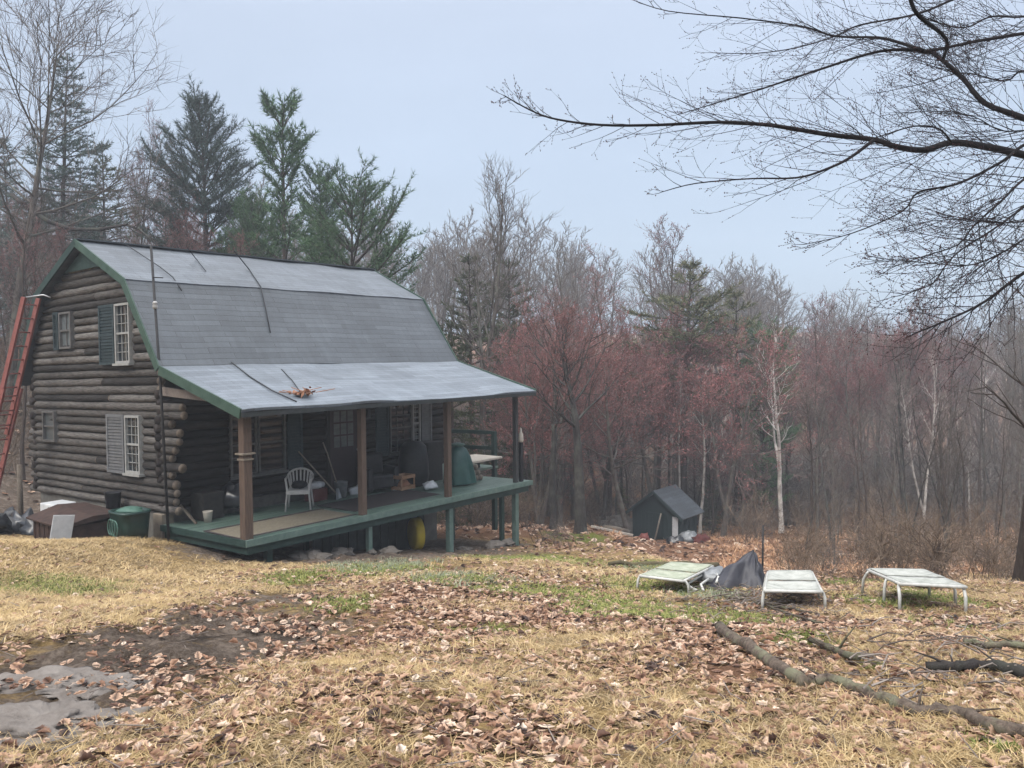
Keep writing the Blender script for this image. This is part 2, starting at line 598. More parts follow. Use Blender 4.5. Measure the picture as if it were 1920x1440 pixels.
LIT = [gz(*a) for a in ((880, 1130, 240, 28, 1), (1050, 1150, 220, 28, .9), (1350, 1230, 240, 50, .8), (1550, 1170, 160, 30, .8), (700, 1200, 160, 40, .6), (1700, 1300, 260, 60, .75), (1300, 1390, 500, 60, .55), (560, 1300, 220, 50, .5),
                        (850, 1330, 260, 60, .35), (200, 1420, 300, 40, .5), (1800, 1200, 160, 30, .7))]


def zval(Z, x, y):
    r = np.zeros_like(x)
    for cx, cy, rx, ry, w in Z:
        r = np.maximum(r, w * np.exp(-((x - cx) / rx) ** 2 - ((y - cy) / ry) ** 2))
    return r


def zones(x, y):
    x = np.asarray(x, float)
    y = np.asarray(y, float)
    mud = np.clip(zval(MUD, x, y), 0, 1)
    grn = np.clip(zval(GRN, x, y), 0, 1)
    lit = np.clip(zval(LIT, x, y) + sstep(19, 25, y) * .9 + sstep(9, 13, y) * sstep(2.5, 5, x) * .6, 0, 1)
    # under the deck: bare soil
    u = (x - HX) * SA + (y - HY) * CA
    v = -(x - HX) * CA + (y - HY) * SA
    under = sstep(-.5, .3, u) * (1 - sstep(L, L + .8, u)) * sstep(-PD - .6, -PD + .1, v)
    mud = np.maximum(mud, under * .9)
    return mud, grn, lit


def build_ground():
    def axis(lo, d0, d1, step, hi, g):
        a = list(np.arange(d0, d1, step))
        s = step
        x = d1
        while x < hi:
            a.append(x)
            s *= g
            x += s
        a.append(hi)
        s = step
        x = d0 - step
        b = []
        while x > lo:
            b.append(x)
            s *= g
            x -= s
        b.append(lo)
        return np.array(b[::-1] + a)
    xs = axis(-158, -11, 11, .075, 158, 1.09)
    ys = axis(-24, 1.5, 16, .07, 216, 1.05)
    X, Y = np.meshgrid(xs, ys)
    Z = hgt(X, Y)
    # ruts and lumps near the camera
    mud, grn, lit = zones(X, Y)
    rng = np.random.default_rng(3)
    lump = sum(np.sin(X * a + b) * np.sin(Y * c + d) for a, b, c, d in zip(rng.uniform(3, 14, 14), rng.uniform(0, 6, 14), rng.uniform(3, 14, 14), rng.uniform(0, 6, 14)))
    clod = sum(np.sin(X * a + Y * e + b) * np.sin(Y * c - X * e + d) for a, b, c, d, e in zip(rng.uniform(12, 30, 16), rng.uniform(0, 6, 16), rng.uniform(12, 30, 16), rng.uniform(0, 6, 16), rng.uniform(-12, 12, 16)))
    Z = Z + np.maximum(clod, 0) * .009 * mud * (Y < 16)
    Z = Z + lump * (.0035 + .009 * mud) * (Y < 20) - .05 * mud * (Y < 12)
    V = np.stack([X.ravel(), Y.ravel(), Z.ravel()], 1)
    ny, nx = X.shape
    idx = np.arange(nx * ny).reshape(ny, nx)
    Fq = np.stack([idx[:-1, :-1].ravel(), idx[:-1, 1:].ravel(), idx[1:, 1:].ravel(), idx[1:, :-1].ravel()], 1)
    o = np_mesh('ground', V, Fq, M['ground'])
    ca = o.data.color_attributes.new('zone', 'FLOAT_COLOR', 'POINT')
    cc = np.stack([mud.ravel(), grn.ravel(), lit.ravel(), np.ones(nx * ny)], 1).astype(np.float32)
    ca.data.foreach_set('color', cc.ravel())
    o.data.polygons.foreach_set('use_smooth', np.ones(len(Fq), bool))
    tag(o, kind='structure')
    return o


def np_mesh(name, V, Fq, mats, mi=None, parent=None):
    me = bpy.data.meshes.new(name)
    V = np.asarray(V, np.float32)
    Fq = np.asarray(Fq, np.int32)
    n = Fq.shape[1]
    me.vertices.add(len(V))
    me.vertices.foreach_set('co', V.ravel())
    me.loops.add(Fq.size)
    me.loops.foreach_set('vertex_index', Fq.ravel())
    me.polygons.add(len(Fq))
    me.polygons.foreach_set('loop_start', np.arange(0, Fq.size, n, dtype=np.int32))
    me.polygons.foreach_set('loop_total', np.full(len(Fq), n, np.int32))
    if not isinstance(mats, (list, tuple)):
        mats = [mats]
    for m in mats:
        me.materials.append(m)
    if mi is not None:
        me.polygons.foreach_set('material_index', mi)
    me.update(calc_edges=True)
    o = bpy.data.objects.new(name, me)
    COL.objects.link(o)
    if parent:
        o.parent = parent
    return o


GROUND = build_ground()


# ------------------------------------------------------------------ leaf litter and grass
def clear_of_things(x, y):
    """False under the house, where nothing grows"""
    u = (x - HX) * SA + (y - HY) * CA
    v = -(x - HX) * CA + (y - HY) * SA
    return ~((u > -.1) & (u < L + .2) & (v > -PD - .1) & (v < W))


def scatter(rng, n, y0, y1, power=1.0):
    y = y0 + (y1 - y0) * rng.random(n) ** power
    x = (rng.random(n) * 2 - 1) * (.68 * y + .6)
    return x, y


def build_leaves():
    rng = np.random.default_rng(11)
    parts = []
    out_v, out_f, base = [], [], 0
    # lobed oak/maple leaf outline, half of it, folded on the mid-rib
    half = np.array([(0, 0), (.2, .1), (.24, .24), (.42, .34), (.34, .5), (.44, .64), (.26, .76), (.13, .9), (0, 1.0)])
    nh = len(half)
    for (n, y0, y1, smin, smax) in ((15000, 2.4, 6.5, .025, .065), (16000, 6.0, 12, .032, .075), (9000, 11.5, 22, .045, .1), (7000, 20, 46, .12, .26)):
        x, y = scatter(rng, n * 3, y0, y1)
        mud, grn, lit = zones(x, y)
        cl = np.sin(x * 2.3 + np.sin(y * 1.9) + 1.5 * np.sin(x * 5.1 - y * 2.2)) * np.sin(y * 2.9 + 1.1 * np.sin(x * 1.7) + 1.3 * np.sin(y * 6.1 + x * 3))
        golden = sstep(-3.0, -5.5, x) * sstep(7, 10, y) * (1 - sstep(17, 20, y))
        p = (.34 + .8 * lit * (.6 + .5 * cl) + .22 * cl - .32 * mud - .2 * grn) * (1 - .8 * golden)
        k = (rng.random(n * 3) < p) & clear_of_things(x, y)
        x, y = x[k][:n], y[k][:n]
        n_ = len(x)
        z = hgt(x, y) + rng.uniform(.002, .018, n_)
        s = smin + (smax * 1.25 - smin) * rng.random(n_) ** 1.6
        yaw = rng.uniform(0, 2 * np.pi, n_)
        tilt = rng.normal(0, .27, n_)
        tilt2 = rng.normal(0, .27, n_)
        fold = rng.uniform(-.15, .55, n_)
        curl = rng.uniform(-.35, .45, n_)
        wid = rng.uniform(.7, 1.25, n_)
        # verts : right half then left half
        pts = np.concatenate([half, half * np.array([-1, 1])])          # 18
        px = pts[None, :, 0] * wid[:, None]
        pyy = pts[None, :, 1] - .5 + 0 * px
        pz = np.abs(px) * np.sin(fold)[:, None] + curl[:, None] * (pyy ** 2)
        px = px * np.cos(fold)[:, None]
        px, pyy, pz = px * s[:, None], pyy * s[:, None], pz * s[:, None]
        ct, st = np.cos(tilt)[:, None], np.sin(tilt)[:, None]
        pyy, pz = pyy * ct - pz * st, pyy * st + pz * ct
        ct, st = np.cos(tilt2)[:, None], np.sin(tilt2)[:, None]
        px, pz = px * ct - pz * st, px * st + pz * ct
        c, sn = np.cos(yaw)[:, None], np.sin(yaw)[:, None]
        vx = x[:, None] + px * c - pyy * sn
        vy = y[:, None] + px * sn + pyy * c
        vz = z[:, None] + pz + .07 * s[:, None]
        V = np.stack([vx, vy, vz], 2)
        V[:, nh] = V[:, 0]
        # build with the rib shared so that each leaf is one island: quads along the rib
        ribn = nh
        t = np.linspace(0, 1, 5)
        rib = V[:, :1] * (1 - t)[None, :, None] + V[:, nh - 1:nh] * t[None, :, None]   # 5 rib points
        A = V[:, 1:nh - 1]                 # 7 right
        B = V[:, nh + 1:2 * nh - 1]        # 7 left
        VV = np.concatenate([rib, A, B], 1)  # 5+7+7 = 19
        tri = []
        # indices: rib 0..4, right 5..11, left 12..18
        for o in (5, 12):
            seq = [0, o, o + 1, o + 2, o + 3, o + 4, o + 5, o + 6, 4]
            rb = [0, 0, 1, 1, 2, 3, 3, 4, 4]
            for i in range(8):
                a, b = seq[i], seq[i + 1]
                ra, rbb = rb[i], rb[i + 1]
                if ra == rbb:
                    tr = (ra, a, b)
                    if len(set(tr)) == 3:
                        tri.append(tr)
                else:
                    if len({ra, a, b}) == 3:
                        tri.append((ra, a, b))
                    if len({ra, b, rbb}) == 3:
                        tri.append((ra, b, rbb))
        tri = np.array(tri)
        Fx = tri[None] + (np.arange(n_) * 19)[:, None, None] + base
        out_v.append(VV.reshape(-1, 3))
        out_f.append(Fx.reshape(-1, 3))
        base += n_ * 19
    o = np_mesh('fallen_leaves', np.concatenate(out_v), np.concatenate(out_f), M['leaf'])
    tag(o, 'brown and pinkish dead leaves strewn over the whole yard', 'fallen leaves', kind='stuff')


def build_grass(name, label, mat, seed, specs, weight, lay=(.25, 1.15)):
    rng = np.random.default_rng(seed)
    out_v, out_f, base = [], [], 0
    for (nt, y0, y1, per, Lmin, Lmax, wd) in specs:
        x, y = scatter(rng, nt * 4, y0, y1)
        p = weight(x, y)
        k = (rng.random(nt * 4) < p) & clear_of_things(x, y)
        x, y = x[k][:nt], y[k][:nt]
        n_ = len(x)
        sx = np.repeat(x, per) + rng.normal(0, .035 if y1 < 13 else .08, n_ * per)
        sy = np.repeat(y, per) + rng.normal(0, .035 if y1 < 13 else .08, n_ * per)
        tuft_yaw = np.repeat(rng.uniform(0, 6.28, n_), per)
        n = n_ * per
        yaw = tuft_yaw + rng.normal(0, .9, n)
        ln = rng.uniform(Lmin, Lmax, n)
        el = rng.uniform(lay[0], lay[1], n)
        w = wd * rng.uniform(.6, 1.3, n)
        sz = hgt(sx, sy) + .001
        dx, dy = np.cos(yaw), np.sin(yaw)
        V = np.zeros((n, 6, 3))
        for i, (t, bend) in enumerate(((0, 1.0), (.55, .9), (1.0, .55))):
            hx_ = ln * t * np.cos(el) * (1 + .25 * t)
            hz_ = ln * t * np.sin(el) * bend
            ww = w * (1 - .75 * t)
            V[:, 2 * i, 0] = sx + dx * hx_ - dy * ww
            V[:, 2 * i, 1] = sy + dy * hx_ + dx * ww
            V[:, 2 * i, 2] = sz + hz_
            V[:, 2 * i + 1, 0] = sx + dx * hx_ + dy * ww
            V[:, 2 * i + 1, 1] = sy + dy * hx_ - dx * ww
            V[:, 2 * i + 1, 2] = sz + hz_
        q = np.array([(0, 1, 3, 2), (2, 3, 5, 4)])
        Fx = q[None] + (np.arange(n) * 6)[:, None, None] + base
        out_v.append(V.reshape(-1, 3))
        out_f.append(Fx.reshape(-1, 4))
        base += n * 6
    o = np_mesh(name, np.concatenate(out_v), np.concatenate(out_f), mat)
    tag(o, label, name.replace('_', ' '), kind='stuff')


def w_straw(x, y):
    mud, grn, lit = zones(x, y)
    cl = np.sin(x * 1.7 + 1.4 * np.sin(y * 1.3)) * np.sin(y * 2.1 + np.sin(x * 2.2) + 1)
    return np.clip(.42 + .42 * cl - .78 * mud - .5 * lit * (y > 5.0) - .8 * grn + .5 * sstep(-2.5, -5, x) * (1 - mud), 0, 1)


def w_green(x, y):
    mud, grn, lit = zones(x, y)
    return np.clip((grn - .28) * 2.2, 0, 1) * (1 - mud)


SAGE = [gz(*a) for a in ((700, 1062, 90, 10, 1), (830, 1082, 60, 10, 1), (900, 1095, 60, 8, .8), (1230, 1072, 60, 10, .9), (1000, 1165, 40, 10, .6), (1340, 1120, 60, 10, .7))]


def w_sage(x, y):
    return np.clip(zval(SAGE, x, y) - .2, 0, 1)


build_leaves()
build_grass('dry_grass', 'straw coloured dead grass matted over the yard', M['grass'], 5,
            ((11000, 2.4, 6.0, 8, .04, .11, .002), (10000, 5.5, 10, 7, .05, .13, .0032), (7000, 9.5, 17, 7, .06, .16, .005)), w_straw, (.08, .75))
build_grass('green_grass', 'short yellow green moss and new grass in patches', M['ggrass'], 6,
            ((2600, 2.4, 8, 10, .025, .06, .0028), (6000, 7, 16, 10, .04, .1, .005)), w_green, (.4, 1.3))
build_grass('weeds', 'low grey green weeds along the rise in front of the porch', M['sage'], 7,
            ((2600, 7, 15, 9, .06, .17, .006),), w_sage, (.4, 1.3))


def w_brake(x, y):
    px = x / y * F + 960
    path = 1 - (np.abs(px - 1245) < 85) * (y < 37)
    return np.clip(.55 + .4 * np.sin(x * 1.3) * np.sin(y * .9), 0, 1) * sstep(2.0, 4.5, x) * sstep(15, 22, y) * path


# tan dead bracken on the low ground round the shed
build_grass('dead_bracken', 'rust tan dead bracken on the low ground by the shed', ggrass_mat('dead_bracken', (.16, .075, .04), (.32, .17, .09), (.46, .3, .18)), 8,
            ((5200, 17, 52, 8, .1, .34, .012),), w_brake, (.3, 1.3))
# PART2
# ------------------------------------------------------------------ the log cabin
RZ = R(90 - YAW)
cabin = empty('log_cabin', 'weathered log cabin with grey shingled gambrel roof and open front porch', 'house', (HX, HY, HZ), RZ)


def prof(v, off=0.0):
    """height of the roof surface above v"""
    vv = min(v, W - v)
    if vv < KN:
        t = (vv - CC) / (KN - CC)
        return HC + t * (HK - HC) - off
    t = (vv - KN) / (W / 2 - KN)
    return HK + t * (HR - HK) - off


def vrange(w):
    """log span across the gable at height w"""
    lo = V0
    if w > HC - .12:
        for i in range(800):
            v = V0 + i * (W / 2 - V0) / 800
            if prof(v, .14) >= w:
                lo = v
                break
        else:
            return None
    return lo, W - lo


def gable_wall(u, sgn, rng):
    m = MB()
    w = .29
    i = 0
    while w < HR - .35:
        vr = vrange(w)
        if vr is None:
            break
        a, b = vr
        if w < 2.45 and sgn < 0:
            a = rng.choice([.05, -.1, -.34, -.2, -.38]) + rng.uniform(-.07, .05)
            b += rng.uniform(.12, .4)
        r0 = .087 * rng.uniform(.9, 1.1)
        n = max(3, int((b - a) / .45))
        # each course is one or two logs butted end to end
        cut = rng.uniform(.3, .7) if (rng.random() < .3 and b - a > 3) else None
        spans = [(a, b)] if cut is None else [(a, a + (b - a) * cut - .006), (a + (b - a) * cut + .006, b)]
        for (p, q) in spans:
            n = max(3, int((q - p) / .4))
            pts, rad = [], []
            ph = rng.uniform(0, 6)
            sag = rng.uniform(-.012, .012)
            for k in range(n + 1):
                v = p + (q - p) * k / n
                pts.append((u + rng.uniform(-.006, .006), v, w + sag * math.sin(3 * k / n + ph) + rng.uniform(-.005, .005)))
                rad.append(r0 * rng.uniform(.9, 1.08))
            m.tube(pts, rad, 9, capmi=1)
        w += .168
        i += 1
    return m


rng = random.Random(4)
gw = gable_wall(.02, -1, rng).build('gable_wall', [M['log'], M['log_end']], cabin, True, True)
gw2 = gable_wall(L - .02, 1, rng).build('gable_wall', [M['log'], M['log_end']], cabin, True, True)

# solid core behind the log faces (one closed gambrel body)
m = MB()
ring = [(V0 + .05, .22), (W - V0 - .05, .22), (W - V0 - .05, HC + .2), (W - KN - .05, HK - .17), (W / 2, HR - .2), (KN + .05, HK - .17), (V0 + .05, HC + .2)]
va = [(.06, v, w) for v, w in ring] + [(L - .06, v, w) for v, w in ring]
n = len(ring)
m.add(va, [tuple(reversed(range(n))), tuple(range(n, 2 * n))] + [(i, (i + 1) % n, (i + 1) % n + n, i + n) for i in range(n)])
m.build('wall_core', M['dark_wall'], cabin, False, True)

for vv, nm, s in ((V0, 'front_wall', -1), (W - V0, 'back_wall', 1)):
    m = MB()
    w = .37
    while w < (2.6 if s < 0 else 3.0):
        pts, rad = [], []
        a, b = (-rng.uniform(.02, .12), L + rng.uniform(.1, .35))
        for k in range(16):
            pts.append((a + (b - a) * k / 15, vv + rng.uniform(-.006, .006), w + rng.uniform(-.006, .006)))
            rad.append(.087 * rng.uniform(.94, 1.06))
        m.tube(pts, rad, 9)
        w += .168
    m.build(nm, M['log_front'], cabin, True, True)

# foundation and corner pier
m = MB()
m.box(.03, L - .03, V0 + .1, W - V0 - .05, -2.6, .2)
m.build('foundation', M['found'], cabin, False, True)
m = MB()
m.box(-.1, .16, .28, .62, -.75, .2)
m.build('corner_pier', M['pier'], cabin, False, True, bevel=.015)


# ---- roof : one shingled skin per slope, edges slightly sagging
def slope(name, v0, w0, v1, w1, uo0, uo1, nu, nv, thick, sag=0.012, seed=0, voff=0.0):
    rg = random.Random(seed)
    u0, u1 = -uo0, L + uo1
    verts, uvs = [], []
    ln = math.hypot(v1 - v0, w1 - w0)
    for j in range(nv + 1):
        t = j / nv
        for i in range(nu + 1):
            s = i / nu
            u = u0 + (u1 - u0) * s
            dz = sag * mnoise.noise(Vector((u * .9, t * 2.2 + seed * 7.7, seed))) * 1.6
            dz -= sag * 1.2 * math.sin(s * 3.14 * 2.0 + seed) * (1 - abs(.5 - t)) * .6
            if name == 'porch_roof':
                dz += -.05 * t * math.exp(-((s - .62) / .18) ** 2) + .012 * t * math.sin(s * 23)
            verts.append((u, v0 + (v1 - v0) * t, w0 + (w1 - w0) * t + dz))
            uvs.append((u + seed * .37, voff + ln * t, 0))
    nrm = Vector((0, w1 - w0, -(v1 - v0)))
    nrm = nrm.normalized()
    if nrm.z < 0:
        nrm = -nrm
    N = len(verts)
    low = [(a, b - nrm.y * thick, c - nrm.z * thick) for a, b, c in verts]
    fs, q = [], nu + 1
    flip = (v1 - v0) > 0
    for j in range(nv):
        for i in range(nu):
            a = j * q + i
            f = (a, a + q, a + q + 1, a + 1)
            fs.append(f if not flip else tuple(reversed(f)))
            g = tuple(k + N for k in f)
            fs.append(tuple(reversed(g)) if not flip else g)
    def edge(seq):
        for a, b in zip(seq[:-1], seq[1:]):
            fs.append((a, b, b + N, a + N))
    edge([i for i in range(q)])
    edge([nv * q + i for i in reversed(range(q))])
    edge([j * q for j in reversed(range(nv + 1))])
    edge([j * q + nu for j in range(nv + 1)])
    mb = MB()
    mb.v, mb.f, mb.m = verts + low, fs, [0] * len(fs)
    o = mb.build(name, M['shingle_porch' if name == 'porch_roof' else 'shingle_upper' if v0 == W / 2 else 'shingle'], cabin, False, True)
    a = o.data.attributes.new('roof_uv', 'FLOAT_VECTOR', 'POINT')
    a.data.foreach_set('vector', np.array(uvs + uvs, np.float32).ravel())
    return o


R1 = slope('roof', W / 2, HR, KN, HK, OV, OV, 40, 8, .05, .016, 1)
R2 = slope('roof', KN + .03, HK - .004, CC, HC, OV, OV, 40, 10, .05, .014, 2)
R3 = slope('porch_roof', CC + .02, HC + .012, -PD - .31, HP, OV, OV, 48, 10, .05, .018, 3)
R4 = slope('roof', W / 2 + .002, HR - .003, W - KN, HK, OV, OV, 20, 4, .05, .012, 4)
R5 = slope('roof', W - KN, HK, W - CC, HC - .3, OV, OV, 20, 4, .05, .012, 5)
m = MB()
m.bar((-OV - .01, W / 2, HR + .008), (L + OV + .01, W / 2, HR + .008), .22, .03)
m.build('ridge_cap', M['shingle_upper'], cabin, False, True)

# rake boards (green; back slope darkened for its shade), near and far gable
for uu in (-OV - .012, L + OV + .012):
    for a, b, hgt_ in (((W / 2, HR), (KN, HK), .16), ((KN, HK), (CC + .02, HC), .16), ((CC, HC), (-PD - .3, HP), .18), ((W / 2, HR), (W - KN, HK), .16), ((W - KN, HK), (W - CC, HC - .3), .2)):
        m = MB()
        d = Vector((0, b[0] - a[0], b[1] - a[1])).normalized()
        nn = Vector((0, d.z, -d.y))
        if nn.z > 0:
            nn = -nn
        A = Vector((uu, a[0], a[1])) + nn * .06
        B = Vector((uu, b[0], b[1])) + nn * .06
        m.bar(A, B, .03, hgt_, tuple(-nn))
        m.build('rake_board', M['trim' if b[0] < W / 2 else 'deck_side'], cabin, False, True)
m = MB()
m.bar((-OV, -PD - .30, HP - .085), (L + OV, -PD - .30, HP - .085), .03, .08)
m.build('fascia', M['fascia'], cabin, False, True)
# porch header beam, end plates, rafters
m = MB()
m.bar((-.1, -PD, HP - .06), (L + .15, -PD, HP - .06), .1, .1)
m.build('porch_beam', M['dark_post'], cabin, False, True)
for uu in (-.04, L + .04):
    m = MB()
    m.bar((uu, V0 - .12, 2.62), (uu, -1.55, 2.5), .09, .16)
    m.build('porch_tie_beam', M['plate'], cabin, False, True)
for k in range(9):
    uu = .25 + k * (L - .5) / 8
    m = MB()
    m.bar((uu, V0, HC - .22), (uu, -PD - .2, HP - .1 + .02), .05, .1)
    m.build('porch_rafter', M['soffit'], cabin, False, True)

# ---- deck
m = MB()
nb = 20
for k in range(nb):
    v = -PD - .13 + k * (PD + .1 + V0 - .08) / nb
    m.box(-.1, L + .3, v, v + (PD + .1 + V0 - .08) / nb - .008, -.035, rng.uniform(-.003, .003))
m.build('porch_floor', M['deck'], cabin, False, True)
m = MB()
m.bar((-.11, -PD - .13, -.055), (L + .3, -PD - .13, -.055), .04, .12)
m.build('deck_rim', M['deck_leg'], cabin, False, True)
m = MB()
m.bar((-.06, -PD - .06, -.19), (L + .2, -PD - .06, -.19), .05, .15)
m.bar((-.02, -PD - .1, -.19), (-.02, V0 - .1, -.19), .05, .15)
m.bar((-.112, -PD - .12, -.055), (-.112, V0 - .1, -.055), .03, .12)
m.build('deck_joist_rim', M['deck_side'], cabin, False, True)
m = MB()
for k in range(14):
    uu = .4 + k * .58
    m.bar((uu, -PD, -.14), (uu, V0, -.14), .05, .18)
m.build('deck_joists', M['dark_post'], cabin, False, True)


def ground_w(u, v):
    p = hworld(u, v, 0)
    return hz(p.x, p.y) - p.z


# legs under the deck
for (u, v, wd, mt) in ((2.87, -PD + .02, .1, 'deck_leg'), (5.3, -PD + .02, .13, 'deck_leg'), (7.24, -PD + .05, .1, 'deck_side'), (7.75, -PD + .02, .13, 'deck_leg'),
                       (.5, -PD + .1, .12, 'deck_side'), (2.9, -.3, .1, 'deck_side'), (5.4, -.3, .1, 'deck_side'), (7.8, -.2, .1, 'deck_side')):
    m = MB()
    g = ground_w(u, v)
    m.box(u - wd / 2, u + wd / 2, v - wd / 2, v + wd / 2, g - .1, -.05)
    m.build('deck_leg', M[mt], cabin, False, True, bevel=.008)
# dark boarding that closes the crawl space
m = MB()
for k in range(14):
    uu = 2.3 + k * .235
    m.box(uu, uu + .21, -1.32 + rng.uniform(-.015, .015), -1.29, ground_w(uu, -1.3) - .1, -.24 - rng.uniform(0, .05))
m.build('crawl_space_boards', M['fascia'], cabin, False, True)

# porch posts
for (u, v, wd, mt) in ((.0, -PD, .16, 'post'), (2.69, -PD, .125, 'post'), (5.24, -PD, .125, 'post'), (7.75, -PD, .1, 'dark_post')):
    m = MB()
    n = 8
    for k in range(n):
        a, b = k / n, (k + 1) / n
        m.add([(u + sx * wd / 2 * (1 + .012 * math.sin(9 * t + u)), v + sy * wd / 2, t * (HP - .12)) for t in (a, b) for sx, sy in ((-1, -1), (1, -1), (1, 1), (-1, 1))],
              [(0, 1, 5, 4), (1, 2, 6, 5), (2, 3, 7, 6), (3, 0, 4, 7)])
    po = m.build('porch_post', M[mt], cabin, False, True)
    if u == 0:
        q = MB()
        zc = 1.5
        q.box(u - .13, u + .13, v - .12, v + .12, zc, zc + .03)
        q.box(u - .1, u + .1, v - .1, v + .1, zc - .1, zc - .07)
        q.build('post_bracket', M['pier'], po, False, True)


# ---- windows
def frame_rect(m, ax, c, a0, a1, w0, w1, t, d0, d1):
    """picture frame in the plane ax=c; a along the wall"""
    def b(x0, x1, z0, z1):
        if ax == 'u':
            m.box(c + d0, c + d1, x0, x1, z0, z1)
        else:
            m.box(x0, x1, c + d0, c + d1, z0, z1)
    b(a0, a0 + t, w0, w1)
    b(a1 - t, a1, w0, w1)
    b(a0 + t, a1 - t, w0, w0 + t)
    b(a0 + t, a1 - t, w1 - t, w1)


def window(ax, c, a0, a1, w0, w1, rows, cols, frame, pane='glass', out=-1, sill=True, label=None, t=.045, midw=.04):
    """double-hung window; out = direction of the outside along the axis"""
    m = MB()
    d0, d1 = (out * .13, out * .02) if out < 0 else (.02, .13)
    frame_rect(m, ax, c, a0, a1, w0, w1, t, d0, d1)
    win = m.build('window', M[frame], cabin, False, True)
    if label:
        win['label'] = label
    def bx(mm, x0, x1, z0, z1, e0, e1):
        e0, e1 = min(out * e0, out * e1), max(out * e0, out * e1)
        if ax == 'u':
            mm.box(c + e0, c + e1, x0, x1, z0, z1)
        else:
            mm.box(x0, x1, c + e0, c + e1, z0, z1)
    m = MB()
    bx(m, a0 + t, a1 - t, w0 + t, w1 - t, .055, .065)
    m.build('pane', M[pane], win, False, True)
    m = MB()
    wm = (w0 + w1) / 2
    bx(m, a0 + t, a1 - t, wm - midw / 2, wm + midw / 2, .07, .11)
    for (z0, z1) in ((w0 + t, wm - midw / 2), (wm + midw / 2, w1 - t)):
        for k in range(1, cols):
            x = a0 + t + (a1 - a0 - 2 * t) * k / cols
            bx(m, x - .006, x + .006, z0, z1, .07, .088)
        for k in range(1, rows):
            z = z0 + (z1 - z0) * k / rows
            bx(m, a0 + t, a1 - t, z - .006, z + .006, .089, .099)
    m.build('sash_bars', M[frame], win, False, True)
    if sill:
        m = MB()
        bx(m, a0 - .04, a1 + .04, w0 - .05, w0 - .002, .0, .17)
        m.build('sill', M[frame], win, False, True)
    return win


def shutter(ax, c, a0, a1, w0, w1, mat, out=-1, slats=16):
    m = MB()
    def bx(x0, x1, z0, z1, e0, e1):
        e0, e1 = min(out * e0, out * e1), max(out * e0, out * e1)
        if ax == 'u':
            m.box(c + e0, c + e1, x0, x1, z0, z1)
        else:
            m.box(x0, x1, c + e0, c + e1, z0, z1)
    t = .06
    bx(a0, a0 + t, w0, w1, .09, .13)
    bx(a1 - t, a1, w0, w1, .09, .13)
    zm = (w0 + w1) / 2
    for z0, z1 in ((w0, w0 + t), (zm - t / 2, zm + t / 2), (w1 - t, w1)):
        bx(a0 + t, a1 - t, z0, z1, .09, .128)
    bx(a0 + t, a1 - t, w0 + t, w1 - t, .09, .098)
    for half in ((w0 + t, zm - t / 2), (zm + t / 2, w1 - t)):
        n = slats // 2
        for k in range(n):
            z = half[0] + (half[1] - half[0]) * (k + .25) / n
            bx(a0 + t, a1 - t, z, z + (half[1] - half[0]) / n * .55, .098, .117)
    return m.build('shutter', M[mat], cabin, False, True)


window('u', 0, 1.33, 1.93, 3.2, 4.42, 3, 3, 'white')
shutter('u', 0, 1.97, 2.62, 3.18, 4.43, 'shutter_up')
window('u', 0, 1.03, 1.62, .95, 2.13, 3, 3, 'white')
shutter('u', 0, 1.67, 2.4, .92, 2.14, 'shutter_low')
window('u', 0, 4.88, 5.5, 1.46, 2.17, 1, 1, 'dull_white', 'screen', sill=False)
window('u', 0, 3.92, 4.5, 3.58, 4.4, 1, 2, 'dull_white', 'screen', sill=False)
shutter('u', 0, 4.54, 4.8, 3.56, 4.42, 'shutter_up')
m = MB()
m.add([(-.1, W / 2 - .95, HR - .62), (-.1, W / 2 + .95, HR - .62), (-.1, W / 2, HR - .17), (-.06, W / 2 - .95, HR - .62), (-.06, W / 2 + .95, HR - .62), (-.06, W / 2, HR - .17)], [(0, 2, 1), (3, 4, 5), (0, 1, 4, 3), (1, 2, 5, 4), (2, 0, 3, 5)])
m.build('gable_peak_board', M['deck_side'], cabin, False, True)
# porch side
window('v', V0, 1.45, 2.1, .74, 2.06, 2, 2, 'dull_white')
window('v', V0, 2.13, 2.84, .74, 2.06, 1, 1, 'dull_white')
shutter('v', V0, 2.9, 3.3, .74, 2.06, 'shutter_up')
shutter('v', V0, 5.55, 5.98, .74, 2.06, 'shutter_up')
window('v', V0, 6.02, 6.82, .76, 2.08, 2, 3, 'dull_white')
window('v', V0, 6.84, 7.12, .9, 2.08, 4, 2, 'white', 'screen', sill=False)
shutter('v', V0, 7.16, 7.55, .9, 2.06, 'shutter_low')
# door with a nine light window
m = MB()
m.box(4.08, 4.98, V0 - .1, V0 - .03, .03, 2.1)
door = m.build('door', M['door'], cabin, False, True)
m = MB()
frame_rect(m, 'v', V0, 4.0, 5.06, .03, 2.2, .078, -.14, -.02)
m.build('door_frame', M['log_front'], door, False, True)
for cx in range(3):
    for cz in range(3):
        m = MB()
        x0 = 4.22 + cx * .21
        z0 = 1.1 + cz * .3
        m.box(x0, x0 + .17, V0 - .112, V0 - .098, z0, z0 + .26)
        m.build('door_pane', M['screen'], door, False, True)
m = MB()
m.lump((4.9, V0 - .15, 1.0), .03, .03, .03, 1, 0, 8)
m.build('door_handle', M['grey_metal'], door, True, True)
# hooks / little lamp by the door
m = MB()
m.box(5.2, 5.3, V0 - .2, V0 - .08, 1.75, 1.95)
m.build('porch_lamp', M['black'], cabin, False, True, bevel=.01)

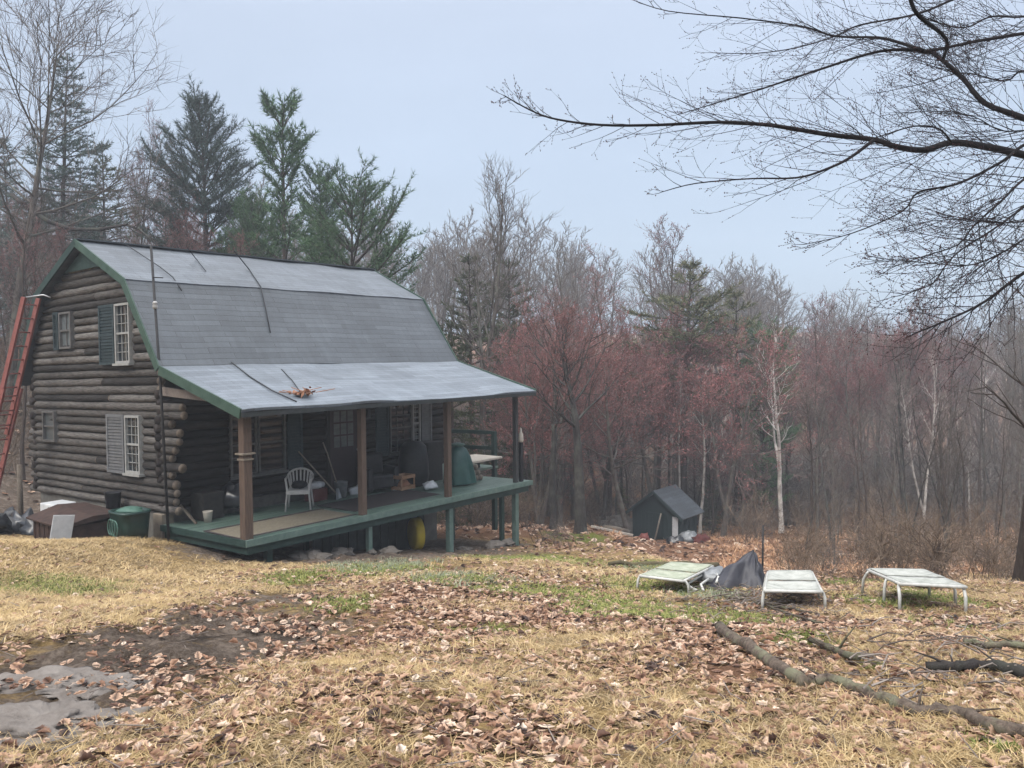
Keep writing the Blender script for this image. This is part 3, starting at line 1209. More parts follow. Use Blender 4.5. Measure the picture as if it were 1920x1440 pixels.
# side deck railing past the far end of the porch
for (a, b) in ((( L + .1, .9), (L + .25, 2.9)),):
    pass
m = MB()
m.box(L + .02, L + 2.3, .2, 3.0, -.06, 0)
m.build('side_deck', M['deck'], cabin, False, True)
for (u, v) in ((L + .15, 1.9 + .9), (L + 2.22, 2.9), (L + 2.22, .28)):
    m = MB()
    m.box(u - .06, u + .06, v - .06, v + .06, -1.9, 1.02)
    m.build('railing_post', M['deck_side'], cabin, False, True)
for w in (.98, .52):
    m = MB()
    m.bar((L + 2.22, .36, w), (L + 2.22, 2.82, w), .05, .11)
    m.bar((L + .05, 2.9, w), (L + 2.3, 2.9, w), .05, .1)
    m.build('rail', M['deck_side'], cabin, False, True)


# ------------------------------------------------------------------ things on and around the porch
def on_house(mb, name, mat, label, cat, u, v, w, rz=0, group=None, smooth=False, bevel=0):
    """one-mesh thing standing at house coordinates"""
    o = mb.build(name, mat, None, smooth, False, hworld(u, v, w), bevel)
    o.rotation_euler = (0, 0, RZ + rz)
    return tag(o, label, cat, group)


def root_house(name, label, cat, u, v, w, rz=0, group=None):
    return empty(name, label, cat, hworld(u, v, w), RZ + rz, group)


# rugs
m = MB()
m.box(-.02, 2.6, -.48, .48, 0, .008)
m2 = MB()
rt = root_house('porch_rug', 'tan rug with dark border laid on the green porch floor behind the front post', 'rug', .0, -1.72, .006)
m.build('rug_field', M['rug_tan'], rt)
m2.box(-.08, 2.66, -.58, -.481, 0, .009)
m2.box(-.08, 2.66, .481, .58, 0, .009)
m2.box(-.08, -.021, -.481, .481, 0, .009)
m2.build('rug_border', M['rug_dark'], rt)
m = MB()
m.box(0, 2.6, -.8, .55, 0, .01)
on_house(m, 'floor_mat', M['rug_dark'], 'long dark mat on the porch floor in front of the door', 'mat', 2.85, -1.3, .006)

# plastic chair
ch = root_house('plastic_chair', 'white moulded plastic armchair on the porch behind the front post', 'chair', 2.42, -.72, .004, R(-44))
for sx in (-1, 1):
    for sy in (-1, 1):
        m = MB()
        top = Vector((sx * .22, sy * .2, .42))
        bot = Vector((sx * .26, sy * .26, 0))
        if sy < 0:
            m.tube([bot, top, Vector((sx * .245, -.22, .64))], [.018, .024, .02], 8)
        else:
            m.tube([bot, top], [.018, .024], 8)
        m.build('leg', M['plastic_white'], ch, True)
m = MB()
for k in range(7):
    y = -.24 + k * .07
    m.box(-.23, .23, y, y + .052, .41 + .015 * abs(k - 3) / 3, .43 + .015 * abs(k - 3) / 3)
m.box(-.24, .24, -.27, -.245, .36, .435)
m.build('seat', M['plastic_white'], ch, False, bevel=.006)
m = MB()
pts = []
for k in range(11):
    a = math.pi * k / 10
    m_x, m_y = .27 * math.cos(a), .22 + .1 * math.sin(a)
    pts.append((m_x, m_y, .66 + .17 * math.sin(a)))
m.tube(pts, .022, 8)
for k in range(1, 10):
    a = math.pi * k / 10
    x, y = .27 * math.cos(a), .22 + .1 * math.sin(a)
    m.bar((x * .8, .22 + .04 * math.sin(a), .43), (x, y, .66 + .17 * math.sin(a)), .034, .012, (0, 1, 0))
m.build('backrest', M['plastic_white'], ch, False)
for sx in (-1, 1):
    m = MB()
    m.tube([(sx * .245, -.24, .64), (sx * .28, 0, .655), (sx * .27, .22, .67)], [.022, .024, .022], 8)
    m.build('armrest', M['plastic_white'], ch, True)
m = MB()
m.lump((0, 0, .07), .17, .15, .1, 3, .3, 12, True)
o = on_house(m, 'cushion', M['black'], 'small dark cushion lying on the seat of the white chair', 'cushion', 2.47, -.66, .43, 0, None, True)

# bucket with handles leaning out
m = MB()
m.lathe([(.0, .0), (.12, 0), (.155, .36), (.16, .37), (.145, .36), (.112, .02), (0, .02)], 16)
bk = on_house(m, 'bucket', M['grey_metal'], 'grey bucket on the porch holding a leaning handle', 'bucket', 3.95, -.25, .004, 0, None, True)
m = MB()
m.tube([(.02, .02, .03), (-.12, .3, 1.0), (-.16, .4, 1.25)], .016, 7)
on_house(m, 'broom_handle', M['stick'], 'pale wooden handle standing in the grey bucket against the door wall', 'broom', 3.93, -.25, .02)
sh = root_house('shovel', 'long handled shovel leaning by the white chair with its handle up left', 'shovel', 3.62, -.3, .005)
m = MB()
m.tube([(.08, -.1, .12), (-.3, .22, .72), (-.55, .44, 1.12)], .017, 7)
m.build('handle', M['stick'], sh, True)
m = MB()
m.add([(.0, -.16, .0), (.22, -.1, .02), (.2, -.02, .24), (.06, -.1, .25), (.13, -.1, .0)], [(0, 4, 3), (4, 1, 2, 3)])
m.build('blade', M['grey_metal'], sh)
m = MB()
m.box(-.22, .22, -.15, .15, 0, .28)
tb = on_house(m, 'storage_tote', M['maroon'], 'dark red storage tote on the porch next to the white chair', 'tote', 3.35, -.1, .004, R(6), None, False, .02)
m = MB()
m.lump((0, 0, .05), .2, .15, .1, 6, .35, 14, True)
on_house(m, 'white_bag', M['white_sheet'], 'crumpled white bag on top of the dark red tote', 'bag', 3.35, -.1, .284, 0, None, True)
m = MB()
m.lump((0, 0, .07), .3, .16, .13, 8, .45, 16, True)
on_house(m, 'white_sack', M['white_sheet'], 'crumpled white sack on the porch floor before the dark door', 'sack', 4.62, -.15, .004, 0, None, True)
m = MB()
m.lump((0, 0, .3), .3, .26, .36, 2, .35, 14, True)
on_house(m, 'black_bag', M['black_bag'], 'black bag slumped on the porch under the window nearest the corner', 'bag', 1.35, .0, .004, 0, None, True)
m = MB()
m.box(-.25, .25, -.2, .2, 0, .55)
on_house(m, 'dark_box', M['dark_wall'], 'dark upright box against the porch wall near the log ends', 'box', .78, .1, .004, R(5), None, False, .015)
# pot and leaning boards near the corner
m = MB()
m.lathe([(0, 0), (.07, 0), (.095, .2), (.1, .22), (.085, .2), (.06, .02), (0, .02)], 14)
on_house(m, 'plant_pot', M['pale_timber'], 'small pale pot standing on the porch beside the log ends', 'pot', .55, -.28, .004, 0, None, True)
m = MB()
m.bar((0, 0, 0), (-.16, .3, .36), .05, .03)
on_house(m, 'leaning_board', M['timber'], 'short grey board leaning between the pale pot and the log ends', 'board', .3, -.28, .012)

# armchair, crate, junk in the deep part of the porch
ac = root_house('armchair', 'black padded armchair on the porch facing out beyond the second post', 'armchair', 5.0, -.35, .004, R(-12))
m = MB()
m.box(-.3, .3, -.28, .3, .1, .42)
m.build('seat', M['black'], ac, False, bevel=.05)
m = MB()
m.box(-.3, .3, .22, .38, .35, .9)
m.build('backrest', M['black'], ac, False, bevel=.06)
for sx in (-1, 1):
    m = MB()
    m.box(min(sx * .29, sx * .42), max(sx * .29, sx * .42), -.3, .32, .06, .6)
    m.build('armrest', M['black'], ac, False, bevel=.04)
cr = root_house('wooden_crate', 'orange brown wooden crate with pale slats on the dark porch mat', 'crate', 5.45, -.75, .018, R(4))
for z in (0.02, .28):
    m = MB()
    m.box(-.24, .24, -.18, -.16, z, z + .08)
    m.box(-.24, .24, .16, .18, z, z + .08)
    m.box(-.24, -.22, -.16, .16, z, z + .08)
    m.box(.22, .24, -.16, .16, z, z + .08)
    m.build('slat_band', M['crate'], cr)
for sx in (-1, 1):
    for sy in (-1, 1):
        m = MB()
        m.box(sx * .225 - .02, sx * .225 + .02, sy * .15 - .01, sy * .15 + .01, 0, .36)
        m.build('corner_post', M['crate'], cr)
m = MB()
m.lump((0, 0, .1), .18, .13, .12, 4, .3, 12, True)
on_house(m, 'firewood_block', M['terra'], 'reddish block lying inside the wooden crate', 'block', 5.45, -.75, .03, 0, None, True)
# covered heap (dark) and green covered grill
m = MB()
m.lathe([(.0, 0), (.36, 0), (.4, .25), (.37, .7), (.33, .98), (.22, 1.08), (0, 1.12)], 18)
on_house(m, 'water_barrel', M['black'], 'tall black covered barrel on the porch left of the third post', 'barrel', 6.2, -.35, .004, 0, None, True)
m = MB()
m.box(-.3, .3, -.25, .25, 0, 1.02)
on_house(m, 'dark_cabinet', M['dark_wall'], 'dark cabinet on the porch between the black barrel and the green cover', 'cabinet', 6.95, -.15, .004, R(4), None, False, .03)
m = MB()
for k, (s, z) in enumerate(((.36, 0), (.37, .25), (.33, .55), (.27, .8), (.12, .97), (0.0, 1.0))):
    pass
gr = root_house('covered_grill', 'grill under a dark green tarp at the far end of the porch', 'grill', 6.75, -1.35, .004, R(-8))
m = MB()
n = 26
prf = [(1.04, .04), (.98, .25), (.93, .5), (.82, .72), (.6, .9), (.3, .98), (0.02, 1.0)]
o_ = len(m.v)
for s, z in prf:
    for k in range(n):
        a = 2 * math.pi * k / n
        sq = 1 / max(abs(math.cos(a)), abs(math.sin(a))) ** .6
        fold = 1 + .06 * math.sin(7 * a + z * 3) * (1.1 - z) + .05 * math.sin(11 * a)
        m.v.append((.33 * s * sq * fold * math.cos(a) + .12 * (1 - z) * (1 if math.cos(a) > 0 else .2), .3 * s * sq * fold * math.sin(a), z))
for i in range(len(prf) - 1):
    for k in range(n):
        a, b = i * n + k, i * n + (k + 1) % n
        m.f.append((a, b, b + n, a + n))
        m.m.append(0)
m.build('tarp_cover', M['green_tarp'], gr, True)
m = MB()
m.lump((0, 0, 1.0), .2, .17, .05, 5, .2, 12, True)
m.build('cover_top', M['pale_green'], gr, True)
for k, (du, dw) in enumerate(((0, 0), (.17, 0), (.34, 0), (.08, .14), (.25, .14), (.17, .28))):
    m = MB()
    m.tube([(0, -.2, .075), (.01, .2, .078)], .075, 9)
    on_house(m, 'firewood_log', M['log_end'], 'split pale firewood log in the little stack beside the green cover', 'firewood', 7.3 + du, -1.15, .004 + dw, R(4), 'firewood logs stacked beside the green cover', True)
m = MB()
m.lump((0, 0, .1), .2, .13, .12, 14, .4, 12, True)
on_house(m, 'small_sack', M['white_sheet'], 'small pale sack on the porch floor near the foot of the third post', 'sack', 5.75, -1.35, .004, 0, None, True)
# white table on the side deck
tt = root_house('low_table', 'low pale topped table on the side deck past the green cover', 'table', 8.95, .1, .004, R(2))
m = MB()
m.box(-.8, .8, -.5, .5, .3, .36)
m.build('tabletop', M['pale_timber'], tt, False, bevel=.01)
for sx in (-1, 1):
    for sy in (-1, 1):
        m = MB()
        m.box(sx * .68 - .03, sx * .68 + .03, sy * .28 - .03, sy * .28 + .03, 0, .3)
        m.build('leg', M['dark_post'], tt)
# newel with a pale lantern, outside the last post
ln = root_house('lantern_post', 'short black post topped by a pale lantern at the far porch corner', 'lantern', 7.95, -PD - .02, .0)
m = MB()
m.box(-.045, .045, -.045, .045, 0, 1.0)
m.build('post', M['black'], ln, False, bevel=.006)
m = MB()
m.lathe([(0, 1.0), (.06, 1.0), (.075, 1.05), (.06, 1.2), (.035, 1.25), (.03, 1.3), (.015, 1.36), (0, 1.37)], 10)
m.build('lantern', M['pale_timber'], ln, True)

# under the deck: yellow wheel-like tub, stones
yl = root_house('yellow_tub', 'yellow round tub standing on edge under the porch deck', 'tub', 4.9, -1.7, ground_w(4.9, -1.7), R(-20))
m = MB()
pp = [(.0, -.1), (.3, -.1), (.36, -.08), (.37, .1), (.33, .1), (.31, -.06), (.0, -.07)]
for r_, z in pp:
    for k in range(22):
        a = 2 * math.pi * k / 22
        m.v.append((z, .8 * r_ * math.cos(a), .38 + r_ * math.sin(a)))
for i in range(len(pp) - 1):
    for k in range(22):
        a, b = i * 22 + k, i * 22 + (k + 1) % 22
        m.f.append((a, b, b + 22, a + 22))
        m.m.append(0)
m.build('shell', M['yellow'], yl, True)
rg = random.Random(21)
for k in range(16):
    u = rg.uniform(1.2, 3.3) if k < 11 else rg.uniform(5.6, 7.4)
    v = -PD - rg.uniform(-.25, .25)
    s = rg.uniform(.07, .2)
    m = MB()
    m.lump((0, 0, s * .3), s * rg.uniform(.9, 1.6), s * rg.uniform(.8, 1.2), s * .6, k, .3, 10)
    on_house(m, 'field_stone', M['stone'], 'rough grey field stone lying in the row along the deck edge', 'stone', u, v, ground_w(u, v), rg.uniform(0, 3), 'field stones along the deck edge')

# antenna mast at the corner
a0, a1, a2 = at(317, 1012, 15.55), at(301, 720, 15.6), at(283, 460, 15.72)
am = empty('antenna_mast', 'thin dark metal mast rising past the roof at the cabin corner', 'mast', (a0.x, a0.y, hz(a0.x, a0.y)))
b0 = am.location.copy()
m = MB()
m.tube([Vector((0, 0, -.2)), a1 - b0, a2 - b0], [.03, .027, .025], 8)
m.build('pole', M['iron'], am, True)
m = MB()
p = at(291, 574, 15.6) - b0
m.lathe([(0, -.05), (.04, -.05), (.05, 0), (.04, .04), (.055, .05), (.03, .09), (0, .1)], 10, tuple(p))
m.build('insulator', M['plastic_white'], am, True)
for py in (520, 780):
    m = MB()
    q = at(286 + (py - 520) * .065, py, 15.66) - b0
    m.tube([q, q + Vector((.16, .1, 0))], .012, 6)
    m.build('bracket', M['iron'], am)

# orange ladder against the back of the gable
la = empty('extension_ladder', 'faded orange red extension ladder leaning up against the back gable edge', 'ladder', (0, 0, 0))
TOPP = hworld(-.55, 4.72, 4.72)
BOT = at(-42, 1000, 18.2)
BOT.z = hz(BOT.x, BOT.y)
la.location = BOT
Wd = Vector((.055, .23, 0))
D = (TOPP - BOT)
Ll = D.length
nrm = D.cross(Wd).normalized()
for i, (s0, s1, off, k) in enumerate(((0.0, .62, 0, 1.0), (.42, 1.0, .05, .86))):
    for sg in (-1, 1):
        m = MB()
        m.bar(D * s0 + Wd * sg * k + nrm * off, D * s1 + Wd * sg * k + nrm * off, .06, .1, tuple(nrm))
        m.build('ladder_rail', M['ladder'], la)
    nr = int((s1 - s0) * Ll / .31)
    for j in range(nr):
        s = s0 + (s1 - s0) * (j + .5) / nr
        m = MB()
        m.tube([D * s - Wd * k + nrm * off, D * s + Wd * k + nrm * off], .017, 6)
        m.build('rung', M['ladder'], la, True)
m = MB()
e = D + nrm * .05
m.tube([e - Wd * .6, e + Vector((SA, CA, 0)) * .1 + Vector((.22, -.1, .06)), e + Vector((.45, -.05, .0))], .018, 6)
m.build('standoff_bracket', M['alu'], la, True)

# brown post by the back corner
p = at(38, 955, 20.6)
m = MB()
m.tube([(0, 0, -.3), (.01, 0, .9), (0, .01, 1.75)], [.07, .065, .06], 9)
o = m.build('wooden_post', M['timber'], None, True, False, (p.x, p.y, hz(p.x, p.y)))
tag(o, 'round brown wooden post beside the foot of the back log corner', 'post')

# rusty bin, white board, green tub, appliance, black junk
def by_wall(v, out):
    p = hworld(-out, v, 0)
    return p.x, p.y, hz(p.x, p.y)


x, y, z = by_wall(1.95, 1.0)
rb = empty('rusty_bin', 'low rusty brown metal bin with a sloping lid beside the gable wall', 'bin', (x, y, z - .1), RZ)
m = MB()
m.box(-.5, .5, -.7, .7, 0, .5)
for k in range(7):
    m.box(-.515, -.5, -.66 + k * .21, -.63 + k * .21, .03, .47)
m.build('body', M['rust'], rb, False, bevel=.008)
m = MB()
m.add([(-.6, -.78, .5), (.56, -.78, .6), (.56, .78, .64), (-.6, .78, .52), (-.6, -.78, .53), (0, -.78, .66), (.56, -.78, .64), (-.6, .78, .55), (0, .78, .72), (.56, .78, .68)],
      [(0, 3, 2, 1), (4, 5, 8, 7), (5, 6, 9, 8), (0, 1, 6, 5, 4), (3, 7, 8, 9, 2), (0, 4, 7, 3), (1, 2, 9, 6)])
m.build('lid', M['rust'], rb)
x, y, z = by_wall(1.2, 1.62)
m = MB()
m.bar((0, 0, -.05), (.09, .03, .5), .38, .02, (1, -.8, .2))
o = m.build('white_board', M['white_sheet'], None, False, False, (x, y, z), .003)
tag(o, 'white rectangular board propped against the front of the rusty bin', 'board')
x, y, z = by_wall(.42, .66)
gb = empty('green_tub', 'dark green plastic tub with a pale coiled hose on its side near the cabin corner', 'tub', (x, y, z - .02), RZ)
m = MB()
n = 24
for i, (s, zz) in enumerate(((.0, .0), (.86, 0), (.94, .3), (1.0, .52), (1.05, .53), (1.05, .57), (.9, .57), (.86, .5), (0, .5))):
    for k in range(n):
        a = 2 * math.pi * k / n
        q = (abs(math.cos(a)) ** 4 + abs(math.sin(a)) ** 4) ** -.25
        m.v.append((.3 * s * q * math.cos(a), .34 * s * q * math.sin(a), zz))
for i in range(8):
    for k in range(n):
        a, b = i * n + k, i * n + (k + 1) % n
        m.f.append((a, b, b + n, a + n))
        m.m.append(0)
m.build('body', M['green_bin'], gb, True)
m = MB()
for q in range(3):
    pts = []
    for k in range(15):
        a = math.pi * (1.05 + 1.9 * k / 14)
        pts.append((-.325 - .012 * q, .1 - .15 * q + .1 * math.sin(a) + .04 * q, .28 + .15 * math.cos(a)))
    m.tube(pts, .013, 6)
m.build('hose', M['pale_green'], gb, True)
m = MB()
m.lump((0, 0, .55), .22, .26, .08, 9, .35, 14, True)
m.build('tub_cover', M['pale_green'], gb, True)
x, y, z = by_wall(4.0, .45)
ap = empty('white_appliance', 'old white boxy appliance standing against the foundation behind the rusty bin', 'appliance', (x, y, z + .06), RZ + .1)
m = MB()
m.box(-.25, .25, -.28, .28, 0, .72)
m.build('cabinet', M['white_sheet'], ap, False, bevel=.02)
m = MB()
m.box(-.262, -.25, -.24, .24, .04, .42)
m.build('door_panel', M['plastic_white'], ap, False, bevel=.003)
m = MB()
m.box(-.265, -.25, -.22, -.08, .5, .66)
m.build('control_panel', M['black'], ap, False)
x, y, z = by_wall(1.75, .33)
m = MB()
m.lathe([(0, 0), (.13, 0), (.16, .34), (.17, .35), (.14, .33), (0, .3)], 14)
o = m.build('black_bucket', M['black'], None, True, False, (x, y, z + .62))
m = MB()
m.box(-.2, .2, -.2, .2, -.05, .62)
q = m.build('block_stand', M['found'], None, False, False, (x, y, z), .01)
q.rotation_euler = (0, 0, RZ)
tag(q, 'grey concrete block stand under the black bucket by the wall', 'block')
tag(o, 'black bucket raised on a block against the lower logs', 'bucket')
for k, (px, py, Y, s, lb) in enumerate(((8, 985, 19.6, .5, 'black junk bag at the far left edge near the ladder foot'), (42, 975, 19.3, .42, 'lumpy black bag heaped between ladder foot and wooden post'),
                                         (70, 968, 19.0, .38, 'black bag piled against the white appliance'), (-20, 990, 18.5, .45, 'black bag lying by the foot of the ladder'))):
    p = at(px, py, Y)
    m = MB()
    m.lump((0, 0, s * .3), s, s * .8, s * .75, 30 + k, .5, 18, True, freq=2.2)
    o = m.build('junk_bag', M['black_bag'], None, True, False, (p.x, p.y, hz(p.x, p.y) + .02))
    tag(o, lb, 'bag')


# ------------------------------------------------------------------ cables and branches lying on the roof
def on_roof(px, py, lift=.03):
    """where the sight line meets the shingles"""
    d = ray(px, py)
    o = hloc((0, 0, 0))
    b = hloc(tuple(d)) - o
    best = None
    for (va, wa, vb, wb) in ((W / 2, HR, KN, HK), (KN, HK, CC, HC), (CC, HC, -PD - .31, HP)):
        # plane: w = wa + k (v - va), w includes the shear
        k = (wb - wa) / (vb - va)
        f0 = (o.z + SH * o.y) - wa - k * (o.y - va)
        f1 = (b.z + SH * b.y) - k * b.y
        s = -f0 / f1
        v = o.y + b.y * s
        if s > 1 and min(va, vb) - .02 <= v <= max(va, vb) + .02:
            p = d * s
            if best is None or s < best[0]:
                best = (s, p)
    p = best[1] if best else d * 17
    return p + Vector((0, 0, lift)) - Vector((SA * 0 - CA * -0, 0, 0))


for pts, r, lb, nm in (
        (((238, 462), (300, 503), (324, 522), (341, 548)), .012, 'dark cable running from the ridge past the mast', 'roof_cable'),
        (((352, 468), (368, 488), (386, 511)), .011, 'short dark cable on the upper slope near the ridge', 'roof_cable'),
        (((440, 474), (466, 506), (489, 540), (498, 580), (507, 626)), .013, 'long dark cable crossing the roof break at mid ridge', 'roof_cable'),
        (((434, 682), (470, 710), (510, 735), (556, 756)), .014, 'dark bent branch lying across the porch roof', 'roof_branch'),
        (((528, 695), (548, 716), (566, 742)), .01, 'short straight twig on the porch roof above the leaf clump', 'roof_branch')):
    m = MB()
    P = [on_roof(*q) for q in pts]
    base = P[0].copy()
    m.tube([q - base for q in P], [r] * len(P), 6)
    o = m.build(nm, M['cable'], None, True, False, base)
    tag(o, lb, 'cable' if 'cable' in nm else 'branch')
rg = random.Random(5)
p = on_roof(568, 747)
m = MB()
for k in range(70):
    q = Vector((rg.gauss(0, .1), rg.gauss(0, .1), abs(rg.gauss(0, .035))))
    d1 = Vector((rg.uniform(-1, 1), rg.uniform(-1, 1), rg.uniform(-.4, .6))).normalized() * rg.uniform(.04, .1)
    d2 = d1.cross(Vector((rg.uniform(-1, 1), rg.uniform(-1, 1), 1))).normalized() * .03
    m.add([q - d1, q + d2, q + d1, q - d2], [(0, 1, 2, 3)])
for k in range(10):
    q = Vector((rg.gauss(0, .15), rg.gauss(0, .12), .03))
    m.tube([q, q + Vector((rg.uniform(-.4, .4), rg.uniform(-.3, .3), rg.uniform(-.02, .1)))], .007, 4)
o = m.build('leaf_clump', M['terra'], None, False, False, p + Vector((-.05, .1, .05)))
tag(o, 'clump of orange dead leaves and twigs caught at the porch roof edge', 'leaf clump')
# PART3
# ------------------------------------------------------------------ yard : loungers
def lounger(name, label, p00, p10, p11, p01, legs, fabric, hgts=None):
    """p00..p01 corner points of the bed (front-left, front-right, back-right, back-left), world"""
    c = (p00 + p10 + p11 + p01) / 4
    g = hz(c.x, c.y)
    root = empty(name, label, 'sun lounger', (c.x, c.y, g), 0, 'worn white sun loungers on the rise')
    b = root.location.copy()
    P = [q - b for q in (p00, p10, p11, p01)]

    def bl(s, t):
        return (P[0] * (1 - s) + P[1] * s) * (1 - t) + (P[3] * (1 - s) + P[2] * s) * t
    m = MB()
    for s in (0, 1):
        m.tube([bl(s, t / 8) for t in range(9)], .017, 8)
    m.tube([bl(s / 4, 0) for s in range(5)], .017, 8)
    m.tube([bl(s / 4, 1) for s in range(5)], .017, 8)
    m.tube([bl(s / 4, .42) - Vector((0, 0, .012)) for s in range(5)], .013, 8)
    m.build('frame', M['lounger_frame'], root, True)
    # the sling: wide bands of fabric, slightly sagging, in two panels
    for (t0, t1, dz) in ((.012, .4, .004), (.44, .99, .012)):
        m = MB()
        nx, ny = 8, 12
        vs = []
        for j in range(ny + 1):
            t = t0 + (t1 - t0) * j / ny
            for i in range(nx + 1):
                s = .02 + .96 * i / nx
                q = bl(s, t) + Vector((0, 0, .018 + dz - .05 * math.sin(math.pi * s) * math.sin(math.pi * j / ny) + .004 * mnoise.noise(Vector((s * 5, t * 9, t0)))))
                vs.append(q)
        lo = [q - Vector((0, 0, .012)) for q in vs]
        N = len(vs)
        fs = []
        for j in range(ny):
            for i in range(nx):
                a = j * (nx + 1) + i
                fs.append((a, a + 1, a + nx + 2, a + nx + 1))
                fs.append((a + N + nx + 1, a + N + nx + 2, a + N + 1, a + N))
        ringi = list(range(nx + 1)) + [j * (nx + 1) + nx for j in range(1, ny + 1)] + [ny * (nx + 1) + i for i in range(nx - 1, -1, -1)] + [j * (nx + 1) for j in range(ny - 1, 0, -1)]
        for a, d in zip(ringi, ringi[1:] + ringi[:1]):
            fs.append((d, a, a + N, d + N))
        m.add(vs + lo, fs)
        m.build('sling', M[fabric], root, True)
    for (t, spread, bend) in legs:
        for s in (0, 1):
            top = bl(s, t)
            if isinstance(spread, (list, tuple)):
                ox, oy = spread
            else:
                ox, oy = (spread if s else -spread), bend
            foot = Vector((top.x + ox, top.y + oy, 0))
            foot.z = hz(foot.x + b.x, foot.y + b.y) - b.z - .01
            mid = (top + foot) / 2 + Vector((ox * .35, oy * .35, .04))
            m = MB()
            m.tube([top, top * .7 + mid * .3 + Vector((ox * .2, 0, .0)), mid, foot], .016, 8)
            m.build('leg', M['lounger_frame'], root, True)
    return root


def lift(px, py, Y):
    return at(px, py, Y)


lounger('sun_lounger', 'left collapsed white lounger with greenish sling lying flat by the charcoal tarp', at(1200, 1080, 9.95), at(1281, 1090, 9.75), at(1337, 1062, 11.5), at(1258, 1056, 11.8), ((.03, .05, -.02), (.9, .05, 0)), 'lounger_green')
m = MB()
for (pa, pb, pc) in (((1337, 1064, 11.6), (1308, 1083, 10.6), (1288, 1095, 10.1)), ((1288, 1095, 10.1), (1296, 1102, 10.0), (1307, 1107, 9.9)), ((1328, 1086, 10.4), (1314, 1096, 10.2), (1319, 1107, 9.9)), ((1344, 1076, 10.8), (1347, 1082, 10.6), (1343, 1092, 10.3))):
    A = [at(*q) for q in (pa, pb, pc)]
    m.tube(A, .016, 8)
c = at(1310, 1095, 10.2)
m.v = [(a - c.x, b_ - c.y, d - c.z) for a, b_, d in m.v]
o = m.build('bent_frame', M['lounger_frame'], None, True, False, c)
tag(o, 'bent white tube frame folded down beside the left collapsed lounger', 'frame')
lounger('sun_lounger', 'middle white lounger with pale sling seen end on beside the charcoal tarp', at(1434, 1108, 8.0), at(1541, 1110, 7.95), at(1522, 1073, 9.75), at(1440, 1073, 9.8), ((.02, .03, -.02), (.5, .03, 0), (.96, .02, .05)), 'lounger_mesh')
lounger('sun_lounger', 'right white lounger standing on bent tube legs near the big right hand tree', at(1688, 1095, 7.95), at(1811, 1101, 7.75), at(1734, 1071, 9.4), at(1627, 1069, 9.6), ((.03, (-.04, -.1), 0), (.35, .05, -.03), (.93, .06, .06)), 'lounger_mesh')

# dark something behind the right lounger
p = ground_at(1738, 1078)
p = at(1738, 1078, 10.3)
m = MB()
m.lump((0, 0, .05), .2, .1, .06, 3, .3, 12, True)
o = m.build('dark_bag', M['black_bag'], None, True, False, (p.x, p.y, hz(p.x, p.y) + .02))
tag(o, 'small dark bag on the ground just behind the right lounger', 'bag')

# charcoal tarp slumped like a tent
p = at(1392, 1078, 10.55)
gzv = hz(p.x, p.y)
m = MB()
n, rows = 44, 16
apex = at(1413, 1031, 10.6)
ax, ay, az = apex.x - p.x, apex.y - p.y, apex.z - gzv
for j in range(rows + 1):
    t = j / rows
    for k in range(n):
        a = 2 * math.pi * k / n
        ex = (.46 if math.cos(a) < 0 else .29) * math.cos(a)
        ey = .34 * math.sin(a)
        s = (1 - t) ** .85
        fold = 1 + .2 * math.sin(5 * a + 1.2 + 1.5 * t) * (1 - t * .6) + .1 * math.sin(11 * a + 5 * t) + .1 * mnoise.noise(Vector((math.cos(a) * 2.5, math.sin(a) * 2.5, t * 3)))
        jx = .02 * mnoise.noise(Vector((math.cos(a) * 3, math.sin(a) * 3, t * 5)))
        m.v.append((ex * s * fold + ax * (1 - s) + jx, ey * s * fold + ay * (1 - s) + jx, az * t ** (.8 + .25 * math.sin(3 * a)) - .02 + .055 * mnoise.noise(Vector((math.cos(a) * 2, math.sin(a) * 2, t * 4 + 3)))))
for j in range(rows):
    for k in range(n):
        a, b = j * n + k, j * n + (k + 1) % n
        m.f.append((a, b, b + n, a + n))
        m.m.append(0)
m.f.append(tuple(range(rows * n, rows * n + n)))
m.m.append(0)
o = m.build('charcoal_tarp', M['tarp'], None, True, False, (p.x, p.y, gzv))
tag(o, 'charcoal tarp draped to a point between the left and middle loungers', 'tarp')
p = at(1345, 1062, 10.9)
m = MB()
m.lump((0, 0, .1), .26, .2, .13, 12, .4, 16, True, freq=2.4)
o = m.build('grey_tarp', M['grey_metal'], None, True, False, (p.x, p.y, hz(p.x, p.y) + .02))
tag(o, 'crumpled pale grey sheet heaped beside the charcoal tarp', 'tarp')
# thin pole
p = at(1429, 1064, 12.0)
q = at(1431, 985, 12.0)
g = hz(p.x, p.y)
m = MB()
m.tube([(0, 0, -.1), (q.x - p.x, q.y - p.y, q.z - g)], [.016, .014], 7)
m.tube([(-.25, 0, (q.z - g) * .42), (.02, 0, (q.z - g) * .5)], .006, 5)
o = m.build('metal_pole', M['iron'], None, True, False, (p.x, p.y, g))
tag(o, 'thin dark pole standing just behind the charcoal tarp', 'pole')

# long old log behind the loungers
A, B = at(1142, 1056, 14.2), at(1346, 1044, 15.2)
A.z, B.z = hz(A.x, A.y) + .07, hz(B.x, B.y) + .2
m = MB()
pts = [A.lerp(B, k / 10) + Vector((0, .04 * math.sin(k * 1.3), .02 * math.sin(k * 2.1))) for k in range(11)]
base = pts[0].copy()
m.tube([q - base for q in pts], [.03 + .035 * min(1, k / 5) + .008 * math.sin(k * 3) for k in range(11)], 10)
o = m.build('old_log', M['moss_log'], None, True, False, base)
tag(o, 'long mossy log lying on the rise behind the left collapsed lounger', 'log')

# the fallen limb in the foreground, broken in two
def ground_path(px, lift_):
    out = []
    for x, y in px:
        p = ground_at(x, y)
        out.append(Vector((p.x, p.y, hz(p.x, p.y) + lift_)))
    return out


